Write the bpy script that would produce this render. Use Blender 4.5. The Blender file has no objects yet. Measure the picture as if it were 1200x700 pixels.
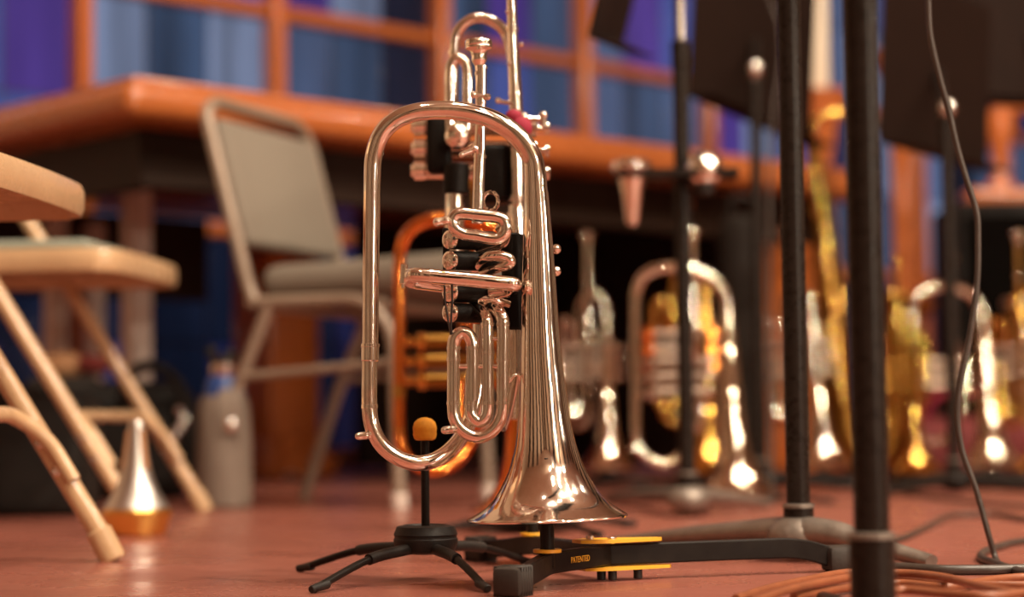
import bpy, bmesh, math, random
from mathutils import Vector, Matrix
random.seed(7)
R = math.radians
C = bpy.context.scene.collection
SC = bpy.context.scene

# ------------------------------------------------------------------ camera
F = 2300.0                      # focal length in pixels of the 1200 px frame
CAMZ = 0.15
PITCH = math.atan(140 / F)
ROLL = R(0.65)
_f = Vector((0, math.cos(PITCH), math.sin(PITCH)))
_u0 = Vector((0, -math.sin(PITCH), math.cos(PITCH)))
_r0 = Vector((1, 0, 0))
_u = _u0 * math.cos(ROLL) + _r0 * math.sin(ROLL)
_r = _r0 * math.cos(ROLL) - _u0 * math.sin(ROLL)
CAM = Vector((0, 0, CAMZ))
cd = bpy.data.cameras.new('camera')
cam = bpy.data.objects.new('camera', cd); C.objects.link(cam)
cam.matrix_world = Matrix(((_r.x, _u.x, -_f.x, 0), (_r.y, _u.y, -_f.y, 0), (_r.z, _u.z, -_f.z, CAMZ), (0, 0, 0, 1)))
cd.sensor_width = 36; cd.lens = F * 36 / 1200
cd.clip_start = 0.05; cd.clip_end = 60
cd.dof.use_dof = True; cd.dof.focus_distance = 1.75; cd.dof.aperture_fstop = 2.75
SC.camera = cam

# ------------------------------------------------------------------ world, lights, exposure
w = bpy.data.worlds.new('world'); SC.world = w; w.use_nodes = True
w.node_tree.nodes['Background'].inputs[0].default_value = (0.5, 0.36, 0.26, 1)
w.node_tree.nodes['Background'].inputs[1].default_value = 0.05
WARM = (1.0, 0.85, 0.66)
def lamp(x, y, z, power, size, tx, ty, tz, color=WARM):
    ld = bpy.data.lights.new('stage_and_fill_light', 'AREA'); ld.shape = 'DISK'; ld.size = size; ld.energy = power; ld.color = color
    o = bpy.data.objects.new('stage_and_fill_light', ld); C.objects.link(o)
    o.location = (x, y, z)
    d = Vector((tx, ty, tz)) - Vector((x, y, z))
    o.rotation_euler = d.to_track_quat('-Z', 'Y').to_euler()
    return o
# ceiling stage lamps of the hall, most of them over the front and right of the stage
for (x, y, pw) in ((1.6, 0.4, 70), (2.6, 0.7, 70), (3.6, 1.6, 50), (2.6, -1.6, 60), (4.2, -0.6, 65), (1.4, 2.6, 32), (0.2, 1.5, 40), (4.9, 3.4, 28)):
    lamp(x, y, 4.2, pw * 1.15, 0.15, x * 0.5, y * 0.5 + 1.6, 0)
for (x, y) in ((4.3, -3.2), (2.0, -3.2), (3.4, -1.5), (0.9, -1.2), (3.1, 0.3), (0.9, 1.2), (2.1, 1.8), (-0.6, 0.4), (1.9, -0.6)):
    lamp(x, y, 4.25, 9, 0.10, x * 0.5, y * 0.5 + 1.6, 0)
# added column of fill lights, right behind the camera, for streaks on the silver
for z, pw in ((0.7, 22), (1.2, 20), (1.8, 16), (2.5, 14)): lamp(3.6, -2.4, z, pw, 0.12, 0.3, 2.9, 0.3)
# added low fill light off to the right, brightening the table pedestal
lamp(3.4, 0.9, 1.0, 16, 0.14, -0.5, 5.2, 0.1)
# added lights brightening the rear and side walls for reflections in the silver
lamp(0.8, -2.6, 4.1, 120, 0.5, -1.5, -5.2, 1.0); lamp(3.8, -2.0, 4.1, 110, 0.5, 6.5, -3.5, 1.0)
SC.view_settings.view_transform = 'Standard'; SC.view_settings.look = 'None'
SC.view_settings.exposure = 0.24; SC.view_settings.gamma = 1.0
SC.view_settings.use_curve_mapping = False

# ------------------------------------------------------------------ pixel -> place helpers (photograph survey)
def P(px, py, depth):
    d = _f + _r * ((px - 600) / F) + _u * ((350 - py) / F)
    return CAM + d * (depth / d.y)
def FL(px, py, z=0.0):
    d = _f + _r * ((px - 600) / F) + _u * ((350 - py) / F)
    return CAM + d * ((z - CAMZ) / d.z)

# ------------------------------------------------------------------ materials
def mat(name, col, rough=0.5, metal=0.0, noise=0.0, nscale=8.0, col2=None, bump=0.0, bscale=60.0, rvar=0.0, coat=0.0, spec=None, stretch=None):
    m = bpy.data.materials.new(name); m.use_nodes = True
    nt = m.node_tree; b = nt.nodes['Principled BSDF']
    b.inputs['Base Color'].default_value = (*col, 1)
    b.inputs['Roughness'].default_value = rough; b.inputs['Metallic'].default_value = metal
    if coat: b.inputs['Coat Weight'].default_value = coat; b.inputs['Coat Roughness'].default_value = 0.12
    if spec is not None: b.inputs['Specular IOR Level'].default_value = spec
    tc = nt.nodes.new('ShaderNodeTexCoord'); src = tc.outputs['Object']
    if stretch:
        mp = nt.nodes.new('ShaderNodeMapping'); mp.inputs['Scale'].default_value = stretch
        nt.links.new(src, mp.inputs['Vector']); src = mp.outputs['Vector']
    if noise or rvar:
        n = nt.nodes.new('ShaderNodeTexNoise'); n.inputs['Scale'].default_value = nscale; n.inputs['Detail'].default_value = 5
        n.inputs['Roughness'].default_value = 0.62
        nt.links.new(src, n.inputs['Vector'])
        cr = nt.nodes.new('ShaderNodeMapRange'); cr.inputs['From Min'].default_value = 0.35; cr.inputs['From Max'].default_value = 0.68
        nt.links.new(n.outputs['Fac'], cr.inputs['Value'])
        if noise:
            mx = nt.nodes.new('ShaderNodeMix'); mx.data_type = 'RGBA'
            c2 = col2 or tuple(c * 0.6 for c in col)
            mx.inputs[6].default_value = (*col, 1); mx.inputs[7].default_value = tuple(col[i] + (c2[i] - col[i]) * noise for i in range(3)) + (1,)
            nt.links.new(cr.outputs[0], mx.inputs[0]); nt.links.new(mx.outputs[2], b.inputs['Base Color'])
        if rvar:
            rr = nt.nodes.new('ShaderNodeMapRange'); rr.inputs['To Min'].default_value = max(0.02, rough - rvar); rr.inputs['To Max'].default_value = rough + rvar
            nt.links.new(cr.outputs[0], rr.inputs['Value']); nt.links.new(rr.outputs[0], b.inputs['Roughness'])
    if bump:
        n2 = nt.nodes.new('ShaderNodeTexNoise'); n2.inputs['Scale'].default_value = bscale; n2.inputs['Detail'].default_value = 3
        nt.links.new(src, n2.inputs['Vector'])
        bp = nt.nodes.new('ShaderNodeBump'); bp.inputs['Strength'].default_value = bump; bp.inputs['Distance'].default_value = 0.002
        nt.links.new(n2.outputs['Fac'], bp.inputs['Height']); nt.links.new(bp.outputs[0], b.inputs['Normal'])
    return m
M = {}
M['silver'] = mat('silver_plate', (0.95, 0.90, 0.83), 0.10, 1, 0.55, 45, (0.72, 0.56, 0.43), 0.22, 32, 0.05)
M['silver_clean'] = mat('silver_polished', (0.96, 0.91, 0.83), 0.08, 1, 0.25, 40, (0.7, 0.52, 0.4))
M['silver_far'] = mat('silver_plate_dull', (0.80, 0.69, 0.58), 0.035, 1, 0.4, 30, (0.6, 0.42, 0.3))
M['gold'] = mat('gold_lacquer', (0.74, 0.41, 0.10), 0.05, 1, 0.4, 25, (0.6, 0.32, 0.08))
M['copper'] = mat('red_brass', (0.90, 0.27, 0.06), 0.09, 1, 0.3, 25, (0.7, 0.2, 0.05))
M['aluminium'] = mat('spun_aluminium', (0.72, 0.68, 0.63), 0.36, 1, 0.15, 60)
M['brass_satin'] = mat('satin_brass', (0.9, 0.55, 0.15), 0.3, 1, 0.2, 40)
M['black_metal'] = mat('black_enamel', (0.011, 0.008, 0.007), 0.34, 0, 0.5, 60, (0.02, 0.015, 0.012), 0.06, 200, 0.06, spec=0.10)
M['pole'] = mat('worn_black_tube', (0.013, 0.009, 0.007), 0.30, 0.0, 0.5, 90, (0.026, 0.018, 0.014), 0.06, 300, 0.06, spec=0.14)
M['gunmetal'] = mat('worn_grey_metal', (0.20, 0.165, 0.14), 0.42, 0.55, 0.5, 60, (0.34, 0.28, 0.23), 0.25, 220, 0.1)
M['rubber'] = mat('black_rubber', (0.012, 0.009, 0.008), 0.5, 0, 0.5, 60, (0.026, 0.02, 0.016), 0.15, 260, spec=0.3)
M['grey_rubber'] = mat('dusty_rubber', (0.03, 0.023, 0.019), 0.55, 0, 0.5, 60, (0.045, 0.035, 0.029), 0.15, 260, spec=0.3)
M['steel'] = mat('bright_steel', (0.8, 0.74, 0.68), 0.22, 1, 0.2, 40)
M['yellow'] = mat('yellow_plastic', (0.85, 0.42, 0.03), 0.4, 0, 0.2, 80, (0.7, 0.33, 0.02))
M['orange_ball'] = mat('orange_foam', (0.80, 0.33, 0.015), 0.7, 0, 0.4, 120, (0.62, 0.22, 0.01), 0.3, 300)
M['leather'] = mat('dark_leather', (0.005, 0.0033, 0.0025), 0.45, 0, 0.5, 70, (0.010, 0.007, 0.005), 0.2, 300, spec=0.12)
M['silver_satin_shaded'] = mat('satin_silver_shaded', (0.30, 0.22, 0.17), 0.3, 1, 0.4, 60)  # silver darkened in colour to stand for dark reflections on valve casings
M['gold_satin'] = mat('satin_gold', (0.34, 0.17, 0.035), 0.28, 1, 0.4, 60)
M['cord'] = mat('black_cord', (0.02, 0.016, 0.014), 0.55)
M['cable'] = mat('black_cable', (0.045, 0.034, 0.028), 0.35, 0, 0.4, 60, (0.09, 0.07, 0.06))
M['orange_cable'] = mat('copper_orange_cable', (0.27, 0.085, 0.035), 0.38, 0, 0.6, 40, (0.15, 0.045, 0.02))
M['tan'] = mat('tan_enamel', (0.56, 0.36, 0.20), 0.28, 0, 0.35, 30, (0.47, 0.29, 0.15), 0.05, 80, 0.06, 0.4)
M['vinyl'] = mat('grey_green_vinyl', (0.25, 0.27, 0.22), 0.5, 0, 0.3, 60, None, 0.2, 200)
M['grey_frame'] = mat('taupe_tube', (0.29, 0.215, 0.16), 0.33, 0.2, 0.2, 40)
M['grey_fabric'] = mat('grey_upholstery', (0.19, 0.158, 0.122), 0.85, 0, 0.35, 90, (0.15, 0.125, 0.098), 0.3, 400)
M['wood'] = mat('orange_varnished_wood', (0.42, 0.12, 0.03), 0.28, 0, 0.6, 7, (0.32, 0.075, 0.018), 0.05, 50, 0.06, 0.5, None, (1.2, 8, 8))
M['wood_v'] = mat('orange_varnished_wood_upright', (0.52, 0.14, 0.03), 0.3, 0, 0.6, 7, (0.34, 0.08, 0.02), 0.05, 50, 0.06, 0.4, None, (8, 8, 1.2))
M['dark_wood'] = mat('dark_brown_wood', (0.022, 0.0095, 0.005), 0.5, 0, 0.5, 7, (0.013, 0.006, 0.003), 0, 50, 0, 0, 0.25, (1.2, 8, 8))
M['desk'] = mat('brown_black_desk', (0.010, 0.0042, 0.0026), 0.6, 0, 0.4, 12, (0.014, 0.006, 0.004), spec=0.12)
M['pale_metal'] = mat('pale_painted_metal', (0.68, 0.57, 0.50), 0.4, 0.1, 0.2, 30)
M['bag'] = mat('black_nylon', (0.010, 0.008, 0.007), 0.65, 0, 0.6, 14, (0.022, 0.017, 0.014), 0.4, 150, spec=0.2)
M['grey_bag'] = mat('charcoal_fabric', (0.022, 0.017, 0.014), 0.8, 0, 0.5, 14, (0.035, 0.027, 0.022), 0.4, 150, spec=0.2)
M['sleeve'] = mat('grey_sleeve', (0.21, 0.16, 0.125), 0.7, 0, 0.4, 30, (0.15, 0.11, 0.085), 0.3, 200)
M['blue'] = mat('blue_plastic', (0.015, 0.05, 0.2), 0.35)
M['red'] = mat('red_felt', (0.26, 0.008, 0.03), 0.8)
M['maroon'] = mat('maroon_cloth', (0.22, .03, .025), .85)
M['cream'] = mat('cream_wax', (0.80, 0.68, 0.52), 0.5, 0, 0.15, 10)
M['peach'] = mat('peach_drum_shell', (0.62, 0.34, 0.18), 0.4, 0, 0.2, 10)
M['cork'] = mat('cork', (0.42, 0.20, 0.09), 0.8, 0, 0.5, 90)
M['plaster'] = mat('cream_wall_plaster', (0.46, 0.33, 0.23), 0.8, 0, 0.2, 3)
M['ceiling'] = mat('ceiling_plaster', (0.60, 0.47, 0.36), 0.8, 0, 0.2, 3)
M['lead'] = mat('dark_lead', (0.03, 0.03, 0.035), 0.5, 0.4)
# floor: dull red painted boards-free stage floor with scuffs and dust
def floor_material():
    m = mat('oxblood_stage_floor', (0.31, 0.105, 0.075), 0.29, 0, 0.6, 5, (0.22, 0.068, 0.046), 0.14, 90, 0.09, 0, 0.45)
    nt = m.node_tree; b = nt.nodes['Principled BSDF']
    old = b.inputs['Base Color'].links[0].from_socket
    tc = nt.nodes.new('ShaderNodeTexCoord')
    n = nt.nodes.new('ShaderNodeTexNoise'); n.inputs['Scale'].default_value = 55; n.inputs['Detail'].default_value = 8; n.inputs['Roughness'].default_value = 0.75
    nt.links.new(tc.outputs['Object'], n.inputs['Vector'])
    mr = nt.nodes.new('ShaderNodeMapRange'); mr.inputs['From Min'].default_value = 0.60; mr.inputs['From Max'].default_value = 0.74
    nt.links.new(n.outputs['Fac'], mr.inputs['Value'])
    mx = nt.nodes.new('ShaderNodeMix'); mx.data_type = 'RGBA'; mx.inputs[7].default_value = (0.42, 0.19, 0.125, 1)
    nt.links.new(mr.outputs[0], mx.inputs[0]); nt.links.new(old, mx.inputs[6]); nt.links.new(mx.outputs[2], b.inputs['Base Color'])
    return m
M['floor'] = floor_material()
def pane_material(name, col, strength, dark):
    m = bpy.data.materials.new(name); m.use_nodes = True; nt = m.node_tree; b = nt.nodes['Principled BSDF']
    tc = nt.nodes.new('ShaderNodeTexCoord')
    mp = nt.nodes.new('ShaderNodeMapping'); mp.inputs['Scale'].default_value = (7, 7, 0.9)
    n = nt.nodes.new('ShaderNodeTexNoise'); n.inputs['Scale'].default_value = 0.9; n.inputs['Detail'].default_value = 3
    oi = nt.nodes.new('ShaderNodeObjectInfo')
    ad = nt.nodes.new('ShaderNodeVectorMath'); ad.operation = 'ADD'
    nt.links.new(tc.outputs['Object'], ad.inputs[0]); nt.links.new(oi.outputs['Location'], ad.inputs[1])
    nt.links.new(ad.outputs[0], mp.inputs['Vector']); nt.links.new(mp.outputs[0], n.inputs['Vector'])
    mr = nt.nodes.new('ShaderNodeMapRange'); mr.inputs['From Min'].default_value = 0.34; mr.inputs['From Max'].default_value = 0.66
    nt.links.new(n.outputs['Fac'], mr.inputs['Value'])
    mx = nt.nodes.new('ShaderNodeMix'); mx.data_type = 'RGBA'
    mx.inputs[6].default_value = (*[c * dark for c in col], 1); mx.inputs[7].default_value = (*col, 1)
    nt.links.new(mr.outputs[0], mx.inputs[0])
    b.inputs['Base Color'].default_value = (*[c * 0.12 for c in col], 1); b.inputs['Roughness'].default_value = 0.15
    nt.links.new(mx.outputs[2], b.inputs['Emission Color']); b.inputs['Emission Strength'].default_value = strength
    return m
PANES = [pane_material('stained_glass_' + n, c, s, d) for n, c, s, d in (
    ('slate_blue', (0.085, 0.13, 0.26), 0.85, 0.3), ('steel_blue', (0.05, 0.085, 0.17), 0.85, 0.22), ('violet', (0.08, 0.045, 0.27), 0.8, 0.4),
    ('cobalt', (0.07, 0.10, 0.34), 0.85, 0.35), ('pale_blue', (0.17, 0.22, 0.36), 0.92, 0.3), ('night_blue', (0.012, 0.018, 0.045), 0.6, 0.3), ('dusk_blue', (0.02, 0.03, 0.13), 0.6, 0.2))]

# ------------------------------------------------------------------ mesh helpers
def cat_rom(pts, sub=6):
    pts = [Vector(p) for p in pts]; out = []
    n = len(pts)
    for i in range(n - 1):
        p0 = pts[i - 1] if i else pts[0] * 2 - pts[1]
        p1, p2 = pts[i], pts[i + 1]
        p3 = pts[i + 2] if i + 2 < n else pts[-1] * 2 - pts[-2]
        for k in range(sub):
            t = k / sub
            out.append(0.5 * ((2 * p1) + (p2 - p0) * t + (2 * p0 - 5 * p1 + 4 * p2 - p3) * t * t + (3 * p1 - p0 - 3 * p2 + p3) * t ** 3))
    out.append(pts[-1]); return out
def fillet(pts, rad, sub=7):
    pts = [Vector(p) for p in pts]; out = [pts[0]]
    for i in range(1, len(pts) - 1):
        a, b, c = pts[i - 1], pts[i], pts[i + 1]
        d1, d2 = (a - b), (c - b)
        r = min(rad, d1.length * 0.49, d2.length * 0.49)
        p, q = b + d1.normalized() * r, b + d2.normalized() * r
        for k in range(sub + 1):
            t = k / sub; out.append(p * (1 - t) ** 2 + b * 2 * t * (1 - t) + q * t * t)
    out.append(pts[-1]); return out
class MB:
    def __init__(s): s.v = []; s.f = []
    def ring_sweep(s, pts, sec, up=None, cap=True, closed=False, scale=None):
        """sweep a closed 2-D section (list of (a,b)) along pts; a along the side, b along the frame's normal"""
        pts = [Vector(p) for p in pts]; n = len(pts); m = len(sec); base = len(s.v)
        T = []
        for i in range(n):
            if closed: t = pts[(i + 1) % n] - pts[i - 1]
            else: t = pts[min(i + 1, n - 1)] - pts[max(i - 1, 0)]
            T.append(t.normalized() if t.length > 1e-9 else Vector((0, 0, 1)))
        if up is None:
            nrm = T[0].orthogonal().normalized()
        for i in range(n):
            if up is not None:
                side = T[i].cross(Vector(up))
                side = side.normalized() if side.length > 1e-6 else Vector((1, 0, 0)); nr = side.cross(T[i]).normalized()
            else:
                nrm = (nrm - T[i] * nrm.dot(T[i])); nrm.normalize(); nr = nrm; side = T[i].cross(nr)
            k = scale[i] if scale else 1.0
            for a, b in sec:
                s.v.append(pts[i] + side * (a * k) + nr * (b * k))
        rng = n if closed else n - 1
        for i in range(rng):
            i2 = (i + 1) % n
            for j in range(m):
                j2 = (j + 1) % m
                s.f.append((base + i * m + j, base + i * m + j2, base + i2 * m + j2, base + i2 * m + j))
        if cap and not closed:
            s.f.append(tuple(base + j for j in reversed(range(m)))); s.f.append(tuple(base + (n - 1) * m + j for j in range(m)))
        return s
    def tube(s, pts, r, n=14, cap=True, closed=False, up=None):
        sc = None; rr = r
        if isinstance(r, (list, tuple)):
            pts = list(pts)
            if len(r) != len(pts):
                L = len(pts); q = []
                for i in range(L):
                    t = i / (L - 1) * (len(r) - 1); k = min(int(t), len(r) - 2); q.append(r[k] + (r[k + 1] - r[k]) * (t - k))
                r = q
            sc = r; rr = 1.0
        sec = [(rr * math.cos(2 * math.pi * j / n), rr * math.sin(2 * math.pi * j / n)) for j in range(n)]
        return s.ring_sweep(pts, sec, up, cap, closed, sc)
    def bar(s, pts, wd, ht, up=(0, 0, 1), bev=0.25, scale=None):
        a, b = wd / 2, ht / 2; c = min(a, b) * bev
        sec = [(-a + c, -b), (a - c, -b), (a, -b + c), (a, b - c), (a - c, b), (-a + c, b), (-a, b - c), (-a, -b + c)]
        return s.ring_sweep(pts, sec, up, True, False, scale)
    def lathe(s, prof, o=(0, 0, 0), axis=(0, 0, 1), n=32):
        """prof: list of (radius, height along axis)"""
        o = Vector(o); ax = Vector(axis).normalized(); e1 = ax.orthogonal().normalized(); e2 = ax.cross(e1); base = len(s.v); m = len(prof)
        for r, h in prof:
            for j in range(n):
                a = 2 * math.pi * j / n
                s.v.append(o + ax * h + (e1 * math.cos(a) + e2 * math.sin(a)) * max(r, 1e-5))
        for i in range(m - 1):
            for j in range(n):
                j2 = (j + 1) % n
                s.f.append((base + i * n + j, base + i * n + j2, base + (i + 1) * n + j2, base + (i + 1) * n + j))
        if prof[0][0] > 1e-4: s.f.append(tuple(base + j for j in reversed(range(n))))
        if prof[-1][0] > 1e-4: s.f.append(tuple(base + (m - 1) * n + j for j in range(n)))
        return s
    def cyl(s, a, b, r, n=18, r2=None, bev=0.15):
        a, b = Vector(a), Vector(b); h = (b - a).length; r2 = r if r2 is None else r2; c = min(r, r2, h / 2) * bev
        return s.lathe([(r - c, 0), (r, c), (r2, h - c), (r2 - c, h)], a, b - a, n)
    def ball(s, c, r, n=16, sq=(1, 1, 1)):
        base = len(s.v)
        m = n // 2
        prof = [(math.sin(math.pi * i / m) * r, -math.cos(math.pi * i / m) * r) for i in range(m + 1)]
        s.lathe(prof, (0, 0, 0), (0, 0, 1), n)
        for i in range(base, len(s.v)):
            q = s.v[i]; s.v[i] = Vector(c) + Vector((q.x * sq[0], q.y * sq[1], q.z * sq[2]))
        return s
    def rbox(s, c, size, bev=0.01, rot=None, seg=3):
        bm = bmesh.new(); bmesh.ops.create_cube(bm, size=1)
        for v in bm.verts: v.co = Vector((v.co.x * size[0], v.co.y * size[1], v.co.z * size[2]))
        if bev: bmesh.ops.bevel(bm, geom=list(bm.edges), offset=min(bev, min(size) * 0.49), segments=seg, profile=0.5, affect='EDGES')
        base = len(s.v); bm.verts.index_update()
        for v in bm.verts:
            q = v.co.copy()
            if rot is not None: q = rot @ q
            s.v.append(q + Vector(c))
        for f in bm.faces: s.f.append(tuple(base + v.index for v in f.verts))
        bm.free(); return s
    def build(s, name, m, parent=None, origin=None, sharp=38):
        org = Vector(origin) if origin is not None else (WORLD_ORIGIN.get(parent.name, Vector()) if parent is not None else Vector())
        me = bpy.data.meshes.new(name); me.from_pydata([v - org for v in s.v], [], s.f); me.update()
        me.polygons.foreach_set('use_smooth', [True] * len(me.polygons)); me.set_sharp_from_angle(angle=R(sharp))
        me.materials.append(m)
        o = bpy.data.objects.new(name, me); C.objects.link(o)
        if parent is not None: o.parent = parent; WORLD_ORIGIN[o.name] = org
        else: o.location = org; WORLD_ORIGIN[o.name] = org
        return o
def build_split(s, name, m, parent=None):
    """one object per separate piece of the builder"""
    par = list(range(len(s.v)))
    def find(i):
        while par[i] != i: par[i] = par[par[i]]; i = par[i]
        return i
    for f in s.f:
        r0 = find(f[0])
        for i in f[1:]: par[find(i)] = r0
    groups = {}
    for f in s.f: groups.setdefault(find(f[0]), []).append(f)
    last = None
    for fs in groups.values():
        idx = sorted({i for f in fs for i in f}); mp = {i: j for j, i in enumerate(idx)}
        q = MB(); q.v = [s.v[i] for i in idx]; q.f = [tuple(mp[i] for i in f) for f in fs]
        last = q.build(name, m, parent)
    return last
MB.split = build_split
WORLD_ORIGIN = {}
def thing(name, label, cat, loc, group=None):
    o = bpy.data.objects.new(name, None); C.objects.link(o); o.location = loc; o.empty_display_size = 0.05
    o['label'] = label; o['category'] = cat
    if group: o['group'] = group
    WORLD_ORIGIN[o.name] = Vector(loc)
    return o
def tag(o, label, cat, group=None):
    o['label'] = label; o['category'] = cat
    if group: o['group'] = group
    return o
def struct(o): o['kind'] = 'structure'; return o
def rz(a): return Matrix.Rotation(a, 3, 'Z')
def V(*a): return Vector(a)

# ------------------------------------------------------------------ the setting: floor, ceiling, walls, window wall
U = Vector((0.719, 0.695, 0)).normalized(); W = Vector((-U.y, U.x, 0))      # along and into the window wall
def UV(u, v, z=0): return U * u + W * v + Vector((0, 0, z))
YAW = math.atan2(U.y, U.x); ROT = rz(YAW)
VW = 4.79
U0, U1, V0, H = -5.5, 9.5, -5.0, 4.6
def quad(name, pts, m):
    b = MB(); b.v = [Vector(p) for p in pts]; b.f = [(0, 1, 2, 3)]
    return struct(b.build(name, m))
VB = VW + 0.16
b = MB(); b.rbox(UV((U0 + U1) / 2, (V0 + VB) / 2, -0.05), (U1 - U0, VB - V0, 0.1), 0, ROT); struct(b.build('floor', M['floor']))
b = MB(); b.rbox(UV((U0 + U1) / 2, (V0 + VB) / 2, H + 0.05), (U1 - U0, VB - V0, 0.1), 0, ROT); struct(b.build('ceiling', M['ceiling']))
b = MB(); b.rbox(UV((U0 + U1) / 2, V0 - 0.05, H / 2), (U1 - U0, 0.1, H), 0, ROT); struct(b.build('wall_back', M['plaster']))
b = MB(); b.rbox(UV(U0 - 0.05, (V0 + VB) / 2, H / 2), (0.1, VB - V0, H), 0, ROT); struct(b.build('wall_left', M['plaster']))
b = MB(); b.rbox(UV(U1 + 0.05, (V0 + VB) / 2, H / 2), (0.1, VB - V0, H), 0, ROT); struct(b.build('wall_right', M['plaster']))
b = MB(); b.rbox(UV((U0 + U1) / 2, VB + 0.05, H / 2), (U1 - U0, 0.1, H), 0, ROT); struct(b.build('wall_window', M['plaster']))
def streak_pilaster(name, u, v, su, sv):  # unseen dark uprights, added for streaks in the metal reflections
    b = MB(); b.rbox(UV(u, v, H / 2), (su, sv, H), 0, ROT); struct(b.build(name, M['dark_wood']))
for i in range(7): streak_pilaster('streak_trim_%d' % (i + 1), -4.6 + i * 2.1, V0 + 0.06, 0.75, 0.12)
for i in range(5): streak_pilaster('streak_trim_%d' % (i + 8), U0 + 0.06, -4.0 + i * 1.9, 0.12, 0.75)
for i in range(5): streak_pilaster('streak_trim_%d' % (i + 13), U1 - 0.06, -4.0 + i * 1.9, 0.12, 0.75)
# window: one root with mullions, rails and every pane as a piece of its own
win = bpy.data.objects.new('window_1', None); C.objects.link(win); win['kind'] = 'structure'; WORLD_ORIGIN['window_1'] = Vector()
PITCHU = 0.68
ucol = (97 - 600) / F * 5.5 * U.x + 5.5 * U.y - 0.02        # the mullion seen at x = 97
cols = [ucol + PITCHU * k for k in range(-2, 11)]
rows = [0.04, 0.72, 1.40, 2.08]
for k, u in enumerate(cols):
    wd = 0.066 if k == 8 else 0.048
    b = MB(); b.rbox(UV(u, VW - 0.015, 1.06), (wd, 0.07, 2.12), 0.008, ROT, 1); b.build('mullion', M['wood_v'], win)
for z in rows:
    for k in range(len(cols) - 1):
        b = MB(); b.rbox(UV((cols[k] + cols[k + 1]) / 2, VW, z), (PITCHU - 0.05, 0.055, 0.045), 0.006, ROT, 1); b.build('glazing_bar', M['wood'], win)
tints = [0, 1, 2, 3, 4, 5, 6]
prng = random.Random(5)
pane_me = {}
PT = {(1, 1, 1): (0, 3, 2), (1, 1, 0): (1, 3, 3), (2, 1, 1): (4, 1, 4), (2, 1, 0): (0, 1, 4), (3, 1, 1): (0, 1, 5), (3, 1, 0): (0, 1, 1), (3, 2, 0): (2, 4, 5),
      (4, 1, 1): (0, 3, 1), (4, 1, 0): (0, 3, 1), (4, 2, 0): (1, 2, 1), (5, 1, 1): (0, 1, 0), (5, 1, 0): (4, 1, 3), (5, 2, 0): (0, 2, 3)}
nsub, msub = 3, 2
pw = (PITCHU - 0.05) / nsub; ph = (0.68 - 0.045) / msub
for k in range(len(cols) - 1):
    for ri in range(3):
        for i in range(nsub):
            for j in range(msub):
                wts = [5, 4, 1.6, 2.4, 2.0, 2.6, .6] if ri else [0, 0, 0, 0, 0, 6, 3]  # bottom row: darkness under the table put into the pane tints
                t = prng.choices(tints, wts)[0]
                t = PT.get((k, ri, j), (t, t, t))[i]
                c = UV(cols[k] + 0.025 + pw * (i + 0.5), VW + 0.01 + prng.uniform(-0.003, 0.003), rows[ri] + 0.0225 + ph * (j + 0.5))
                if t not in pane_me:
                    mb = MB(); mb.rbox((0, 0, 0), (pw - 0.007, 0.008, ph - 0.007), 0.002, ROT, 1)
                    o = mb.build('pane', PANES[t], win); pane_me[t] = o.data
                else:
                    o = bpy.data.objects.new('pane', pane_me[t]); C.objects.link(o); o.parent = win
                o.location = c
for k in range(len(cols) - 1):       # lead lines between panes
    b = MB()
    for ri in range(3):
        zc = rows[ri] + 0.34
        for i in (1, 2): b.rbox(UV(cols[k] + 0.025 + pw * i, VW + 0.012, zc), (0.007, 0.012, 0.635), 0, ROT)
        b.rbox(UV(cols[k] + PITCHU / 2, VW + 0.0125, zc), (PITCHU - 0.05, 0.011, 0.007), 0, ROT)
    b.split('lead_line', M['lead'], win)

# ------------------------------------------------------------------ long wooden table
tu0, tu1, tv0, tv1 = 1.951, 4.22, 3.01, 4.46
tb = thing('wooden_table', 'long orange varnished wooden table with thick rounded edge before the blue window', 'table', UV((tu0 + tu1) / 2, (tv0 + tv1) / 2, 0))
b = MB(); b.rbox(UV((tu0 + tu1) / 2, (tv0 + tv1) / 2, 0.737), (tu1 - tu0, tv1 - tv0, 0.066), 0.026, ROT, 4)
b.build('table_top', M['wood'], tb)
b = MB(); b.rbox(UV((tu0 + tu1) / 2 + .004, (tv0 + tv1) / 2 + .004, 0.777), (tu1 - tu0 - .05, tv1 - tv0 - .05, 0.016), 0.006, ROT, 2)
b.build('top_moulding', M['wood'], tb)
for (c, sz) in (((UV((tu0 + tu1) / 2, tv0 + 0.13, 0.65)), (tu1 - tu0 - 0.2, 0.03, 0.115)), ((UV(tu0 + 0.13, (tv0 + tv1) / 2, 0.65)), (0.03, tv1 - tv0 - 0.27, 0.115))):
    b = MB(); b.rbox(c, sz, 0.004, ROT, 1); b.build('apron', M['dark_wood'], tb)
b = MB(); b.rbox(UV(3.89, 4.36, 0.36), (0.60, 0.03, 0.69), 0.004, ROT, 1); b.build('shade_back_panel', M['dark_wood'], tb)  # dark board added to stand for the shade under the table
b = MB(); b.rbox(UV(2.52, 4.36, 0.58), (1.10, 0.03, 0.22), 0.004, ROT, 1); b.build('shade_back_rail', M['dark_wood'], tb)  # dark board added to keep the left underside of the table dim
b = MB(); b.rbox(UV(4.19, 3.75, 0.36), (0.03, 1.22, 0.69), 0.004, ROT, 1); b.build('shade_end_panel', M['dark_wood'], tb)  # dark sheet added where the right underside is only in shade
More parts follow.
